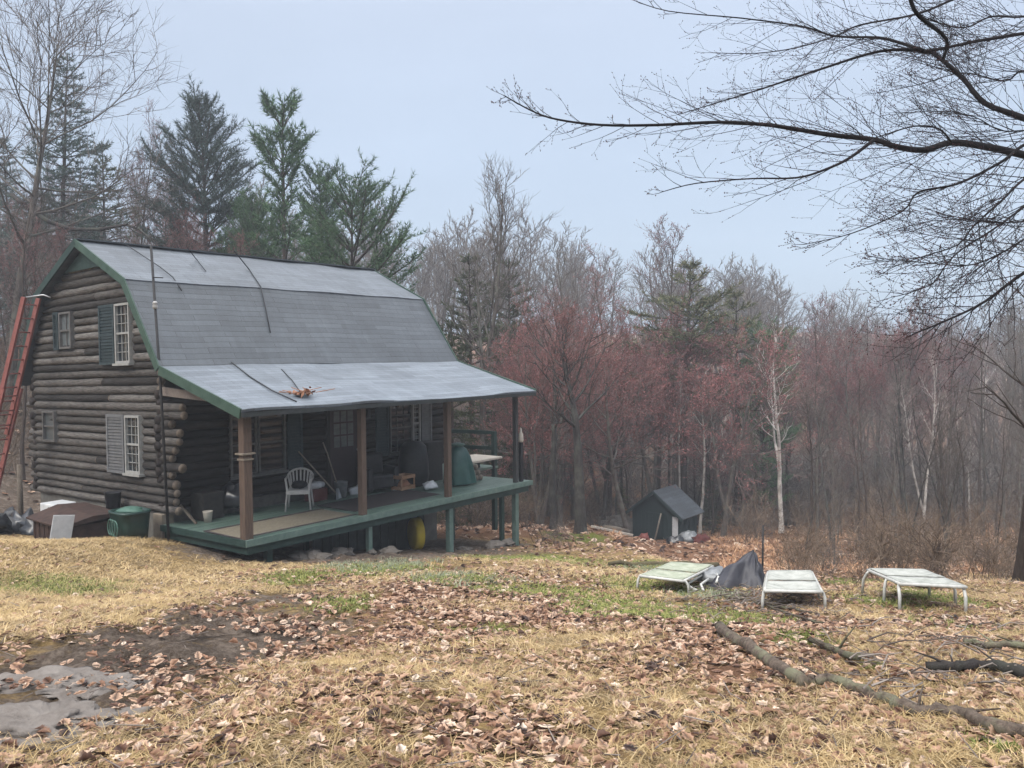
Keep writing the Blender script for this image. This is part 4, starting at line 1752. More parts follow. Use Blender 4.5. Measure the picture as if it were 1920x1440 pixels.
def limb(name, label, px, r, lift_=.03, mat='bark_log', seed=0, stubs=0, cat='branch', group=None):
    P = ground_path(px, lift_)
    rg = random.Random(seed)
    Q = []
    for a, b in zip(P[:-1], P[1:]):
        for k in range(5):
            Q.append(a.lerp(b, k / 5))
    Q.append(P[-1])
    Q = [q + Vector((rg.gauss(0, .008), rg.gauss(0, .008), rg.gauss(0, .006))) * (r[0] / .03) ** .5 for q in Q]
    n = len(Q)
    rad = [(r[0] + (r[1] - r[0]) * k / (n - 1)) * rg.uniform(.94, 1.07) for k in range(n)]
    base = Q[0].copy()
    m = MB()
    m.tube([q - base for q in Q], rad, 10)
    o = m.build(name, M[mat], None, True, False, base)
    if stubs:
        for k in range(stubs):
            m = MB()
            i = rg.randrange(2, n - 2)
            q = Q[i] - base
            d = Vector((rg.uniform(-1, 1), rg.uniform(-1, 1), rg.uniform(.05, .4))).normalized()
            ln = rg.uniform(.05, .22)
            m.tube([q, q + d * ln * .5, q + d * ln + Vector((0, 0, rg.uniform(-.03, .02)))], [.009, .006, .003], 5)
            m.build('twig', M[mat], o, True)
    return tag(o, label, cat, group)


limb('fallen_branch', 'thick broken limb end lying among leaves, upper piece of the snapped pair', [(1348, 1186), (1400, 1222), (1455, 1262), (1512, 1293)], (.041, .034), .035, seed=1, stubs=3)
limb('fallen_branch', 'long dark limb lying across the leaves to the lower right corner', [(1515, 1287), (1560, 1288), (1640, 1318), (1720, 1348), (1790, 1352), (1860, 1374), (1990, 1408)], (.029, .031), .035, seed=2, stubs=7)
limb('fallen_branch', 'dark bark covered limb entering from the right edge above the long limb', [(1738, 1270), (1790, 1266), (1850, 1262), (1900, 1275), (1990, 1288)], (.026, .036), .05, mat='bark_dark', seed=3, stubs=5)
limb('fallen_branch', 'thin grey stick just behind the snapped limb pair', [(1520, 1215), (1560, 1232), (1610, 1250)], (.018, .022), .05, seed=4, stubs=4)
limb('fallen_branch', 'thin curved stick near the right edge above the dark limb', [(1810, 1215), (1850, 1228), (1905, 1226), (1960, 1234)], (.018, .024), .05, seed=5, stubs=4)
limb('fallen_branch', 'short black stick in the leaves left of the long limb', [(1318, 1340), (1345, 1355), (1372, 1368)], (.012, .008), .012, mat='bark_dark', seed=6)
limb('fallen_branch', 'thin bowed stick on the ground in front of the middle lounger', [(1290, 1104), (1350, 1112), (1400, 1125), (1440, 1142), (1520, 1156)], (.018, .012), .04, seed=7, stubs=6)
limb('fallen_branch', 'second thin stick crossing the bowed stick below the middle lounger', [(1340, 1122), (1410, 1135), (1480, 1160), (1540, 1178)], (.014, .009), .04, seed=8, stubs=6)

# heap of twigs by the loungers: too many to count
m = MB()
rg = random.Random(77)
for k in range(420):
    px, py = rg.gauss(1420, 80), rg.gauss(1130, 17)
    if k > 300:
        px, py = rg.uniform(1550, 1930), rg.uniform(1150, 1330)
    p = ground_at(px, py)
    a = rg.gauss(.3, 1.1)
    ln = rg.uniform(.06, .26)
    d = Vector((math.cos(a), -math.sin(a) * .8, rg.uniform(-.05, .3)))
    q = Vector((p.x, p.y, hz(p.x, p.y) + rg.uniform(.0, .08)))
    m.tube([q, q + d * ln * .5 + Vector((rg.gauss(0, .02), rg.gauss(0, .02), rg.uniform(0, .03))), q + d * ln], [rg.uniform(.003, .007), .004, .002], 4, cap=False)
for k in range(500):
    y = rg.uniform(2.6, 13)
    x = rg.uniform(-.66, .66) * y
    q = Vector((x, y, hz(x, y) + rg.uniform(.005, .03)))
    a = rg.uniform(0, 6.28)
    ln = rg.uniform(.05, .22)
    d = Vector((math.cos(a), math.sin(a), rg.uniform(-.05, .2)))
    m.tube([q, q + d * ln * .5, q + d * ln], [.0035, .003, .0015], 4, cap=False)
o = m.build('twig_litter', M['twig_grey'], None, False)
tag(o, 'loose sticks and twigs littering the grass round the loungers', 'twigs', kind='stuff')

# flat ledge stones at lower left
for k, (px, py, sx, sy, sz, lb) in enumerate(((75, 1278, .4, .2, .05, 'upper flat grey ledge stone showing through mud by the left edge'),
                                              (190, 1285, .22, .16, .045, 'small flat grey ledge stone right of the upper ledge stone'),
                                              (50, 1362, .42, .26, .06, 'larger flat grey ledge stone in the lower left corner'))):
    p = ground_at(px, py)
    m = MB()
    m.lump((0, 0, 0), sx, sy, sz, 40 + k, .34, 90, True, freq=2.3)
    m.v = [(a, b, c + .016 * mnoise.fractal(Vector((a * 9, b * 9, k)), .8, 2.1, 5) - .012 * max(0, mnoise.noise(Vector((a * 5, b * 5, k + 9))))) for a, b, c in m.v]
    o = m.build('ledge_stone', M['slab'], None, True, False, (p.x, p.y, hz(p.x, p.y) - .03))
    tag(o, lb, 'stone', 'flat grey ledge stones in the muddy corner')

# ------------------------------------------------------------------ the shed
sp = at(1230, 1016, 35.0)
SB = R(38)
sg = hz(sp.x, sp.y)
shed = empty('garden_shed', 'small dark green shed with grey gable roof at the edge of the woods', 'shed', (sp.x, sp.y, sg), -SB)
# local: x across the gable, y along the ridge away
SWd, SL, SHt, SR = 2.3, 1.6, 1.2, 2.1
m = MB()
g0 = -.9
m.add([(-SWd / 2, 0, g0), (SWd / 2, 0, g0), (SWd / 2, 0, SHt), (0, 0, SR - .06), (-SWd / 2, 0, SHt), (-SWd / 2, SL, g0), (SWd / 2, SL, g0), (SWd / 2, SL, SHt), (0, SL, SR - .06), (-SWd / 2, SL, SHt)],
      [(0, 1, 2, 3, 4), (9, 8, 7, 6, 5), (1, 6, 7, 2), (5, 0, 4, 9), (0, 5, 6, 1), (2, 7, 8, 3), (3, 8, 9, 4)])
for k in range(11):
    x = -SWd / 2 + .08 + k * .18
    m.box(x, x + .012, -.012, .0, g0, SHt - .02)
for k in range(7):
    y = .1 + k * .225
    m.box(SWd / 2, SWd / 2 + .012, y, y + .012, g0, SHt - .02)
m.build('wall', M['shed'], shed)
for s in (-1, 1):
    m = MB()
    d = Vector((s * SWd / 2, 0, SHt - SR)).normalized()
    e = Vector((0, 0, SR)) + d * (math.hypot(SWd / 2, SR - SHt) + .28)
    nn = Vector((-d.z * s, 0, d.x * s))
    m.add([(0, -.25, SR), (e.x, -.25, e.z), (e.x, SL + .25, e.z), (0, SL + .25, SR), (0, -.25, SR + .06), (e.x + nn.x * .06, -.25, e.z + .05), (e.x + nn.x * .06, SL + .25, e.z + .05), (0, SL + .25, SR + .06)],
          [(0, 1, 2, 3), (7, 6, 5, 4), (0, 4, 5, 1), (1, 5, 6, 2), (2, 6, 7, 3)] if s < 0 else [(3, 2, 1, 0), (4, 5, 6, 7), (1, 5, 4, 0), (2, 6, 5, 1), (3, 7, 6, 2)])
    o = m.build('roof', M['shingle'], shed)
    a = o.data.attributes.new('roof_uv', 'FLOAT_VECTOR', 'POINT')
    a.data.foreach_set('vector', np.array([(v.co.y, v.co.x * 1.3, 0) for v in o.data.vertices], np.float32).ravel())
    m = MB()
    m.bar((0, -.27, SR - .02), (e.x, -.27, e.z - .02), .03, .11)
    m.build('rake_board', M['shed'], shed)
m = MB()
m.box(.3, .34, -.05, -.013, -.2, 1.2)
m.box(-.5, .3, -.04, -.013, 1.08, 1.16)
m.build('door_frame', M['shed'], shed)
p = shed.matrix_basis @ Vector((.95, -.1, 0))
m = MB()
m.bar((0, 0, -.3), (.0, .03, 1.1), .26, .03, (0, 1, 0))
o = m.build('white_slab', M['white_sheet'], None, False, False, (p.x, p.y, sg), .004)
o.rotation_euler = (0, 0, -SB)
tag(o, 'tall narrow white slab standing at the front corner of the shed', 'slab')
p = shed.matrix_basis @ Vector((.15, -.45, 0))
m = MB()
m.tube([(0, 0, -.1), (.2, .25, 1.15)], .035, 7)
o = m.build('leaning_pole', M['stick'], None, True, False, (p.x, p.y, hz(p.x, p.y)))
o.rotation_euler = (0, 0, -SB)
tag(o, 'pale pole leaning on the shed front left of the white slab', 'pole')
# heaps in front of the shed
for k, (px, py, Y, sx, sz, mt, nm, lb) in enumerate(((1296, 1021, 33.5, .46, .3, 'grey_metal', 'grey_sheet_heap', 'grey sheet covered heap before the shed side wall'),
                                                    (1316, 1024, 32.8, .36, .26, 'maroon', 'maroon_bundle', 'maroon bundle beside the grey sheet covered heap'),
                                                    (1268, 1024, 32.6, .35, .25, 'black_bag', 'black_bundle', 'dark bundle on the ground below the white slab'),
                                                    (1207, 1012, 33.8, .25, .24, 'ladder', 'red_bucket_heap', 'small red heap at the left front of the shed'))):
    p = at(px, py, Y)
    m = MB()
    m.lump((0, 0, sz * .3), sx, sx * .7, sz, 60 + k, .4, 16, True, freq=2)
    o = m.build(nm, M[mt], None, True, False, (p.x, p.y, hz(p.x, p.y)))
    tag(o, lb, 'heap')
for k, (px, py, Y, s, lb) in enumerate(((1152, 968, 40, .9, 'big grey boulder among the trees left of the shed'), (1172, 982, 38.5, .7, 'grey boulder half hidden behind the shed gable'), (1140, 984, 37.5, .5, 'small grey boulder below the big one left of the shed'),
                                         (1395, 975, 44, .8, 'mossy grey boulder among trunks right of the shed'))):
    p = at(px, py, Y)
    m = MB()
    m.lump((0, 0, 0), s * 1.3, s, s * .75, 70 + k, .35, 16, True)
    o = m.build('boulder', M['stone'], None, True, False, (p.x, p.y, hz(p.x, p.y) + s * .25))
    tag(o, lb, 'boulder', 'grey boulders among the trees')
# pale planks left of the shed
A, B = at(1112, 1001, 27.5), at(1183, 1019, 28.5)
A.z, B.z = hz(A.x, A.y) + .12, hz(B.x, B.y) + .1
m = MB()
m.bar((0, 0, 0), B - A, .24, .08)
o = m.build('pale_plank', M['pale_timber'], None, False, False, A, .01)
tag(o, 'pale plank lying on the grass between the big trunk and the shed', 'plank')
A, B = at(1135, 992, 29.0), at(1176, 1000, 30)
A.z, B.z = hz(A.x, A.y) + .15, hz(B.x, B.y) + .15
m = MB()
m.tube([(0, 0, 0), (B - A) * .5 + Vector((0, 0, .03)), B - A], .11, 9)
o = m.build('grey_log', M['timber'], None, True, False, A)
tag(o, 'short grey log lying behind the pale plank', 'log')


# ------------------------------------------------------------------ trees
UP = Vector((0, 0, 1))


def rot_about(d, ang, az):
    a = d.cross(UP)
    if a.length < .1:
        a = d.cross(Vector((1, 0, 0)))
    a.normalize()
    b = d.cross(a).normalized()
    s = a * math.cos(az) + b * math.sin(az)
    return (d * math.cos(ang) + s * math.sin(ang)).normalized()


def walk(rg, p, d, ln, n, wander, up):
    pts = [p.copy()]
    d = d.copy()
    for i in range(n):
        d = d + Vector((rg.gauss(0, wander), rg.gauss(0, wander), rg.gauss(0, wander))) + UP * up
        d.normalize()
        p = p + d * (ln / n)
        pts.append(p.copy())
    return pts


def along(pts, s):
    x = s * (len(pts) - 1)
    i = min(int(x), len(pts) - 2)
    t = x - i
    return pts[i].lerp(pts[i + 1], t), (pts[i + 1] - pts[i]).normalized()


def tri_twig(mb, pts, r):
    """very thin three sided twig"""
    mb.tube(pts, [r * (1 - .65 * k / (len(pts) - 1)) for k in range(len(pts))], 3, cap=False)


def bare_tree(seed, H=10, r0=.13, cb=.4, spread=.3, n1=16, n2=6, n3=5, n4=3, up=.12, incl=(70, 25), buds=0, budsize=.03, wander=.05, lean=0, tw=.008, fork=0):
    rg = random.Random(seed)
    T, C, B = MB(), MB(), MB()
    stems = []
    tp = walk(rg, Vector((0, 0, -.3)), Vector((lean, rg.gauss(0, .03), 1)).normalized(), H + .3, 12, wander, .03)
    rad = [max(.018, r0 * (1 - k / 12) ** .8 + .01) for k in range(13)]
    rad[0] *= 1.35
    T.tube(tp, rad, 9, cap=False)
    stems.append((tp, rad, cb, 1.0))
    for k in range(fork):
        s = rg.uniform(.12, .4)
        p, d = along(tp, s)
        dd = rot_about(d, R(rg.uniform(15, 28)), rg.uniform(0, 6.28))
        ln = H * (1 - s) * rg.uniform(.8, 1)
        fp = walk(rg, p, dd, ln, 9, wander, .09)
        fr = [max(.016, r0 * .7 * (1 - i / 9) ** .8 + .01) for i in range(10)]
        T.tube(fp, fr, 8, cap=False)
        stems.append((fp, fr, .35, .75))
    for (sp_, sr, cb_, amt) in stems:
        m1 = int(n1 * amt)
        for i in range(m1):
            tt = (i + rg.random()) / m1
            s = cb_ + (1 - cb_) * tt * .98
            p, d = along(sp_, s)
            rr = sr[min(len(sr) - 1, int(s * (len(sr) - 1)))]
            az = i * 2.4 + rg.uniform(-.5, .5)
            inc = R(incl[0] + (incl[1] - incl[0]) * tt + rg.uniform(-10, 10))
            d1 = rot_about(d, inc, az)
            L1 = H * spread * amt ** .5 * (.35 + .65 * math.sin(math.pi * min(1, .28 + tt * .66))) * rg.uniform(.7, 1.2)
            P1 = walk(rg, p, d1, L1, 6, .09, up)
            r1 = max(.012, rr * .45)
            T.tube(P1, [max(.008, r1 * (1 - .8 * k / 6)) for k in range(7)], 5, cap=False)
            for j in range(n2):
                s2 = .18 + .82 * (j + rg.random()) / n2
                p2, dd = along(P1, min(.99, s2))
                d2 = rot_about(dd, R(rg.uniform(25, 55)), rg.uniform(0, 6.28))
                L2 = L1 * (.62 - .32 * s2) * rg.uniform(.6, 1.3)
                P2 = walk(rg, p2, d2, L2, 4, .12, up)
                tri = max(tw * 1.4, r1 * .35)
                T.tube(P2, [tri * (1 - .6 * k / 4) for k in range(5)], 4, cap=False)
                for k in range(n3):
                    s3 = .15 + .85 * (k + rg.random()) / n3
                    p3, d3 = along(P2, min(.99, s3))
                    d3 = rot_about(d3, R(rg.uniform(20, 50)), rg.uniform(0, 6.28))
                    L3 = max(.25, L2 * .5) * rg.uniform(.6, 1.3)
                    P3 = walk(rg, p3, d3, L3, 3, .12, up * 1.2)
                    tri_twig(C, P3, tw)
                    for q in range(n4):
                        p4, d4 = along(P3, .2 + .8 * rg.random())
                        d4 = rot_about(d4, R(rg.uniform(15, 45)), rg.uniform(0, 6.28))
                        P4 = walk(rg, p4, d4, L3 * rg.uniform(.35, .8), 2, .1, up * 1.2)
                        tri_twig(C, P4, tw * .7)
                        if buds:
                            for z in range(buds):
                                pb, _ = along(P4, rg.uniform(.6, 1))
                                a = Vector((rg.gauss(0, 1), rg.gauss(0, 1), rg.gauss(0, 1))).normalized() * budsize * rg.uniform(.5, 1.2)
                                b = a.cross(Vector((rg.gauss(0, 1), rg.gauss(0, 1), 1))).normalized() * budsize * .5
                                B.add([pb - a * .2 - b, pb - a * .2 + b, pb + a], [(0, 1, 2)])
    return T, C, B


def pine_tree(seed, H=14, r0=.2, cb=.25, Lm=3.0, whorl=.55, nb=5, upturn=.1, tuft=.26, droop=0, dens=1.0, shape='pine', irregular=.35, wide=.02):
    rg = random.Random(seed)
    T, C = MB(), MB()
    tp = walk(rg, Vector((0, 0, -.3)), Vector((0, 0, 1)), H + .3, 12, .012, .05)
    rad = [max(.02, r0 * (1 - k / 12) ** .9 + .01) for k in range(13)]
    T.tube(tp, rad, 8, cap=False)

    def needles(pts, s0, step, size):
        ln = sum((b - a).length for a, b in zip(pts[:-1], pts[1:]))
        n = max(1, int(ln * (1 - s0) / step))
        for i in range(n + 1):
            s = s0 + (1 - s0) * (i + rg.random() * .5) / (n + .5)
            p, d = along(pts, min(.999, s))
            for k in range(int(7 * dens)):
                dd = (d * rg.uniform(.5, 1.1) + Vector((rg.gauss(0, .55), rg.gauss(0, .55), rg.gauss(.18, .5)))).normalized()
                a = dd * size * rg.uniform(.6, 1.15)
                b = dd.cross(Vector((rg.gauss(0, 1), rg.gauss(0, 1), rg.gauss(0, 1)))).normalized() * wide * rg.uniform(.6, 1.2)
                C.add([p - b, p + b, p + a], [(0, 1, 2)])
    z = cb * H
    while z < H * .985:
        tt = (z / H - cb) / (1 - cb)
        if shape == 'pine':
            pr = math.sin(math.pi * min(1, .32 + .62 * tt)) ** .8
        elif shape == 'dome':
            pr = .16 + .88 * max(0, 1 - max(0, (tt - .3) / .7) ** 2) ** .6 * min(1, .62 + tt * 1.3)
        elif shape == 'cone':
            pr = (1 - tt) ** .8 + .05
        else:
            pr = 1 - .4 * tt
        n = nb + rg.choice([-1, 0, 0, 1])
        a0 = rg.uniform(0, 6.28)
        wl = 1 + irregular * rg.uniform(-1, .8)
        for i in range(n):
            az = a0 + 6.28 * i / n + rg.gauss(0, .25)
            el = R(-droop + (10 if shape != 'cone' else 0) + 40 * tt ** 1.5 + rg.gauss(0, 8))
            d = Vector((math.cos(az) * math.cos(el), math.sin(az) * math.cos(el), math.sin(el)))
            Lb = Lm * pr * wl * rg.uniform(.6, 1.15)
            if Lb < .15:
                Lb = .15
            p, _ = along(tp, min(.999, (z + .3) / (H + .3)))
            P = walk(rg, p, d, Lb, 5, .05, upturn)
            T.tube(P, [max(.006, .012 + .012 * Lb) * (1 - .75 * k / 5) for k in range(6)], 4, cap=False)
            needles(P, .35, .16, tuft)
            ns = int(Lb * 3.2 * dens) + 1
            for j in range(ns):
                s = .3 + .68 * (j + rg.random()) / ns
                q, dd = along(P, s)
                side = dd.cross(UP)
                if side.length < .05:
                    side = Vector((1, 0, 0))
                side.normalize()
                sd = (dd * .75 + side * rg.choice([-1, 1]) * rg.uniform(.5, .9) + UP * rg.gauss(.05 + upturn * .6, .18)).normalized()
                P2 = walk(rg, q, sd, Lb * (.5 - .3 * s) * rg.uniform(.7, 1.3) + .12, 3, .08, upturn)
                T.tube(P2, [.008, .006, .005, .003], 3, cap=False)
                needles(P2, .15, .15, tuft)
        z += whorl * rg.uniform(.75, 1.3)
    needles([tp[-2], tp[-1]], .3, .1, tuft)
    return T, C, MB()


class Kind:
    """meshes of one tree, shared by its copies"""
    def __init__(self, tcb, H, trunk_mat, crown_mat, bud_mat=None, name='tree'):
        T, C, B = tcb
        self.H, self.name, self.first = max(p[2] for p in T.v + C.v), name, None
        self.tm = self.me(T, 'trunk', [trunk_mat])
        if B.v:
            o = len(C.v)
            k = len(C.f)
            C.v += B.v
            C.f += [tuple(i + o for i in f) for f in B.f]
            C.m = [0] * k + [1] * len(B.f)
            self.cm = self.me(C, 'crown', [crown_mat, bud_mat], C.m)
        else:
            self.cm = self.me(C, 'crown', [crown_mat])

    def me(self, mb, nm, mats, mi=None):
        me = bpy.data.meshes.new(nm)
        me.from_pydata(mb.v, [], mb.f)
        for m in mats:
            me.materials.append(m)
        if mi:
            me.polygons.foreach_set('material_index', mi)
        if nm == 'trunk':
            me.polygons.foreach_set('use_smooth', [True] * len(me.polygons))
        me.update()
        return me

    def place(self, x, y, z, s, rz, label, cat='tree', group=None, sxy=1.0):
        if self.first is None:
            r = empty(self.name, label, cat, (x, y, z), rz, group)
            t = bpy.data.objects.new('trunk', self.tm)
            c = bpy.data.objects.new('crown', self.cm)
            for o in (t, c):
                COL.objects.link(o)
                o.parent = r
            self.first = (r, t, c)
        else:
            r0_, t0, c0 = self.first
            r = r0_.copy()
            COL.objects.link(r)
            for q in (t0, c0):
                o = q.copy()
                COL.objects.link(o)
                o.parent = r
            r.location = (x, y, z)
            r.rotation_euler = (0, 0, rz)
            for k in ('group',):
                if k in r:
                    del r[k]
            tag(r, label, cat, group)
        r.scale = (s * sxy, s * sxy, s)
        return r

    def by_pixel(self, px, top_py, Y, label, cat='tree', group=None, rz=None, sxy=1.0, rg=random):
        d = ray(px, 720)
        x = d.x / d.y * Y
        z = hz(x, Y)
        ztop = at(px, top_py, Y).z
        s = max(.15, (ztop - z) / self.H)
        return self.place(x, Y, z, s, rz if rz is not None else rg.uniform(0, 6.28), label, cat, group, sxy)


bg, bb, bd, bi = M['bark_grey'], M['bark_brown'], M['bark_dark'], M['bark_birch']
BARE = [Kind(bare_tree(s, 12, .13, cb, sp_, 17, 6, 5, 3, .1, inc, fork=fk), 12, b, M['twig_grey'], name='bare_tree')
        for s, cb, sp_, inc, fk, b in ((1, .35, .24, (60, 25), 0, bg), (2, .45, .2, (60, 30), 0, bb), (3, .3, .27, (55, 22), 1, bg), (4, .5, .18, (65, 30), 0, bb), (5, .4, .22, (50, 20), 1, bg))]
MAUVE = [Kind(bare_tree(s, 12, .12, cb, .23, 17, 6, 5, 4, .1, (60, 25), 1, .045, fork=fk), 12, bb, M['twig_mauve'], M['bud_red'], name='budding_tree') for s, cb, fk in ((11, .4, 0), (12, .35, 1))]
RED = [Kind(bare_tree(s, 9, .11, cb, .36, 16, 7, 5, 4, .08, (72, 30), 3, .05, fork=fk), 9, bg, M['twig_red'], M['bud_red'], name='red_maple') for s, cb, fk in ((21, .4, 1), (22, .34, 0), (23, .45, 1))]
POLE = [Kind(bare_tree(s, 12, .09, cb, .12, 12, 5, 4, 2, .1, (60, 30)), 12, b, M['twig_grey'], name='slender_tree') for s, cb, b in ((31, .5, bb), (32, .55, bg), (33, .45, bd))]
BIRCH = [Kind(bare_tree(s, 12, .1, cb, .16, 13, 6, 5, 3, .12, (50, 22), wander=.05, fork=fk), 12, bi, M['twig_mauve'], name='birch_tree') for s, cb, fk in ((41, .5, 1), (42, .45, 0))]
PINE_BIG = Kind(pine_tree(51, 15, .22, .3, 2.9, .46, 7, .04, .3, -6, 1.15, 'dome', .35, wide=.014), 15, bb, M['needle_blue'], name='pine_tree')
PINE_TALL = Kind(pine_tree(52, 15, .2, .2, 2.0, .62, 6, .07, .32, -4, 1.15, 'dome', .55), 15, bb, M['needle'], name='pine_tree')
PINE_MID = Kind(pine_tree(53, 12, .17, .1, 2.7, .5, 7, .05, .27, 0, 1.15, 'dome', .45, wide=.013), 12, bb, M['needle'], name='pine_tree')
SPRUCE = Kind(pine_tree(54, 16, .2, .12, 3.2, .4, 7, .02, .22, 14, 1.0, 'cone', .3), 16, bb, M['needle_blue'], name='spruce_tree')
HEM = Kind(pine_tree(55, 10, .12, .06, 2.5, .42, 6, .0, .2, 8, .9, 'cone', .4), 10, bb, M['needle_olive'], name='hemlock_tree')
RUSTY = Kind(pine_tree(56, 10, .16, .5, 2.7, .6, 6, .03, .28, 4, 1.1, 'cone', .35), 10, bb, M['needle_rust'], name='pine_tree')

rt = random.Random(99)
# evergreens behind the roof
SPRUCE.by_pixel(122, 88, 40, 'tall hazy spruce behind the left end of the roof', rz=.4, sxy=.95)
PINE_BIG.by_pixel(388, 138, 38, 'broad hazy white pine with a rounded brush like top behind the roof ridge', rz=1.0, sxy=.95)
PINE_TALL.by_pixel(540, 157, 34, 'tall narrow green pine with separate tiers behind the roof', rz=.3, sxy=1.0)
PINE_MID.by_pixel(655, 286, 32, 'lower bushy green pine at the right end of the evergreens behind the roof', rz=2.0, sxy=1.02)
PINE_MID.by_pixel(482, 330, 36, 'short green pine filling between the broad pine and the tall narrow pine', rz=4.0, sxy=.8)
PINE_TALL.by_pixel(612, 300, 37, 'small dark pine half hidden behind the lower bushy pine', rz=2.6)
HEM.by_pixel(205, 260, 43, 'hazy dark hemlock just right of the tall spruce', rz=1.1)
SPRUCE.by_pixel(30, 250, 46, 'hazy spruce at the left edge behind bare branches', rz=2.2)
HEM.by_pixel(885, 470, 37, 'green hemlock behind the bare tree past the far end of the roof', rz=.8, sxy=1.1)
HEM.by_pixel(962, 480, 42, 'green hemlock right of the bare tree past the far roof end', rz=2.4, sxy=1.1)
HEM.by_pixel(850, 600, 33, 'low green hemlock right behind the far end of the roof', rz=3.1)
RUSTY.by_pixel(1278, 482, 42.5, 'rusty green pine with flat tiers rising over the red maples', rz=.2, sxy=1.25)
RUSTY.by_pixel(1384, 538, 44, 'leaning green pine crown right of the rusty tiered pine', rz=1.9, sxy=1.1)
PINE_MID.by_pixel(1430, 588, 44, 'small dark green pine top right of the other pines over the maples', rz=1.5, sxy=.8)
HEM.by_pixel(1330, 890, 41, 'young green hemlock behind the shed roof', rz=.5)
HEM.by_pixel(1165, 905, 41, 'dark young hemlock left behind the shed', rz=1.5)

# bare trees one can point to
BARE[4].by_pixel(903, 283, 34, 'large bare grey tree with a fan crown past the far end of the roof', rz=.9, sxy=1.05)
BIG = Kind(bare_tree(61, 9, .3, .5, .36, 18, 7, 5, 4, .08, (75, 25), 1, .05, lean=0), 9, bd, M['twig_red'], M['bud_red'], name='red_maple')
BIG.by_pixel(1087, 520, 26, 'thick trunked red budded maple right of the porch', rz=.3, sxy=.9)
TW = Kind(bare_tree(62, 9, .17, .4, .26, 14, 6, 5, 3, .08, (60, 25), lean=.1, wander=.07), 9, bd, M['twig_grey'], name='bare_tree')
TW.by_pixel(1034, 560, 27.5, 'dark leaning bare tree close left of the thick trunked maple', rz=0)
RED[0].by_pixel(1265, 545, 39.5, 'red budded maple with spreading crown above the shed', rz=.6, sxy=1.25)
RED[1].by_pixel(1180, 560, 34, 'red budded maple between the thick trunk and the shed', rz=2.0, sxy=1.2)
RED[2].by_pixel(1355, 590, 38, 'red budded maple behind the right side of the shed', rz=3.3, sxy=1.2)
RED[1].by_pixel(1010, 560, 31, 'small red budded maple over the porch railing', rz=4.4, sxy=1.0)
RED[0].by_pixel(1130, 600, 38, 'red budded maple deeper in the woods behind the thick trunk', rz=5.0, sxy=1.2)
RED[2].by_pixel(1230, 620, 41, 'red budded maple farthest back behind the shed', rz=1.0, sxy=1.3)
MAUVE[0].by_pixel(1235, 398, 46, 'tall pinkish budding tree rising highest above the maples', rz=.9)
MAUVE[1].by_pixel(1140, 440, 43, 'pinkish budding tree left of the tallest budding tree', rz=2.0)
BARE[0].by_pixel(1075, 430, 41, 'tall bare tree standing behind the thick trunked maple', rz=1.0)
BIRCH[0].by_pixel(1466, 590, 38.5, 'pale forked birch right of the shed', rz=.4, sxy=1.35)
BIRCH[1].by_pixel(1313, 670, 39, 'pale straight birch behind the shed roof', rz=1.4, sxy=1.1)
BIRCH[1].by_pixel(1275, 660, 39, 'pale thin birch left of the straight birch behind the shed', rz=3.4, sxy=.8)
BIRCH[0].by_pixel(1735, 640, 34, 'pale thin birch among brown trunks behind the right lounger', rz=2.4, sxy=.9)
MAUVE[1].by_pixel(1665, 535, 42, 'pinkish budding tree above the right hand thicket', rz=.3)
MAUVE[0].by_pixel(1560, 545, 46, 'pinkish budding tree behind the middle lounger', rz=3.0)
MAUVE[1].by_pixel(250, 165, 37, 'thin pinkish bare tree between the tall spruce and the broad pine', rz=1.2, sxy=.6)
EDGE = Kind(bare_tree(63, 9, .13, .22, .28, 12, 6, 5, 3, .05, (80, 35), lean=.09, wander=.02, tw=.004), 9, bb, M['twig_grey'], name='bare_tree')
EDGE.by_pixel(1914, 300, 11.0, 'dark trunked tree at the right edge beyond the right lounger', rz=0)
LEFTT = Kind(bare_tree(64, 12, .15, .45, .4, 22, 8, 6, 3, .05, (80, 35), wander=.03), 12, bg, M['twig_grey'], name='bare_tree')
LT = LEFTT.by_pixel(12, -120, 29, 'large hazy bare tree at the upper left edge spreading over the sky', rz=1.35, sxy=1.0)
m = MB()
bpy.context.view_layer.update()
q = Matrix.Translation(LT.location) @ Matrix.Rotation(LT.rotation_euler.z, 4, 'Z') @ Matrix.Diagonal((*LT.scale, 1))
qi = q.inverted()
m.tube([qi @ at(a, b, c) for a, b, c in ((22, 365, 31), (55, 392, 30.5), (90, 415, 30), (135, 430, 29.5), (190, 430, 29), (235, 421, 29), (262, 430, 28.5), (292, 458, 28))], [.075, .07, .065, .06, .055, .045, .03, .015], 7)
rgl = random.Random(3)
for k in range(26):
    a_, b_ = rgl.uniform(40, 285), 0
    b_ = np.interp(a_, [22, 55, 90, 135, 190, 235, 262, 292], [365, 392, 415, 430, 430, 421, 430, 458])
    c_ = 31 - a_ / 100
    e_ = (a_ + rgl.uniform(15, 55), b_ + rgl.uniform(-45, 25))
    m.tube([qi @ at(a_, b_, c_), qi @ at((a_ + e_[0]) / 2, (b_ + e_[1]) / 2 + 4, c_), qi @ at(e_[0], e_[1], c_)], [.016, .012, .006], 4)
m.build('limb', bd, LT, True)
POLE[0].by_pixel(38, 380, 25, 'slender bare tree beside the ladder at the left edge', rz=.3)
BARE[1].by_pixel(70, 330, 31, 'bare tree behind the back slope of the roof', rz=.8)

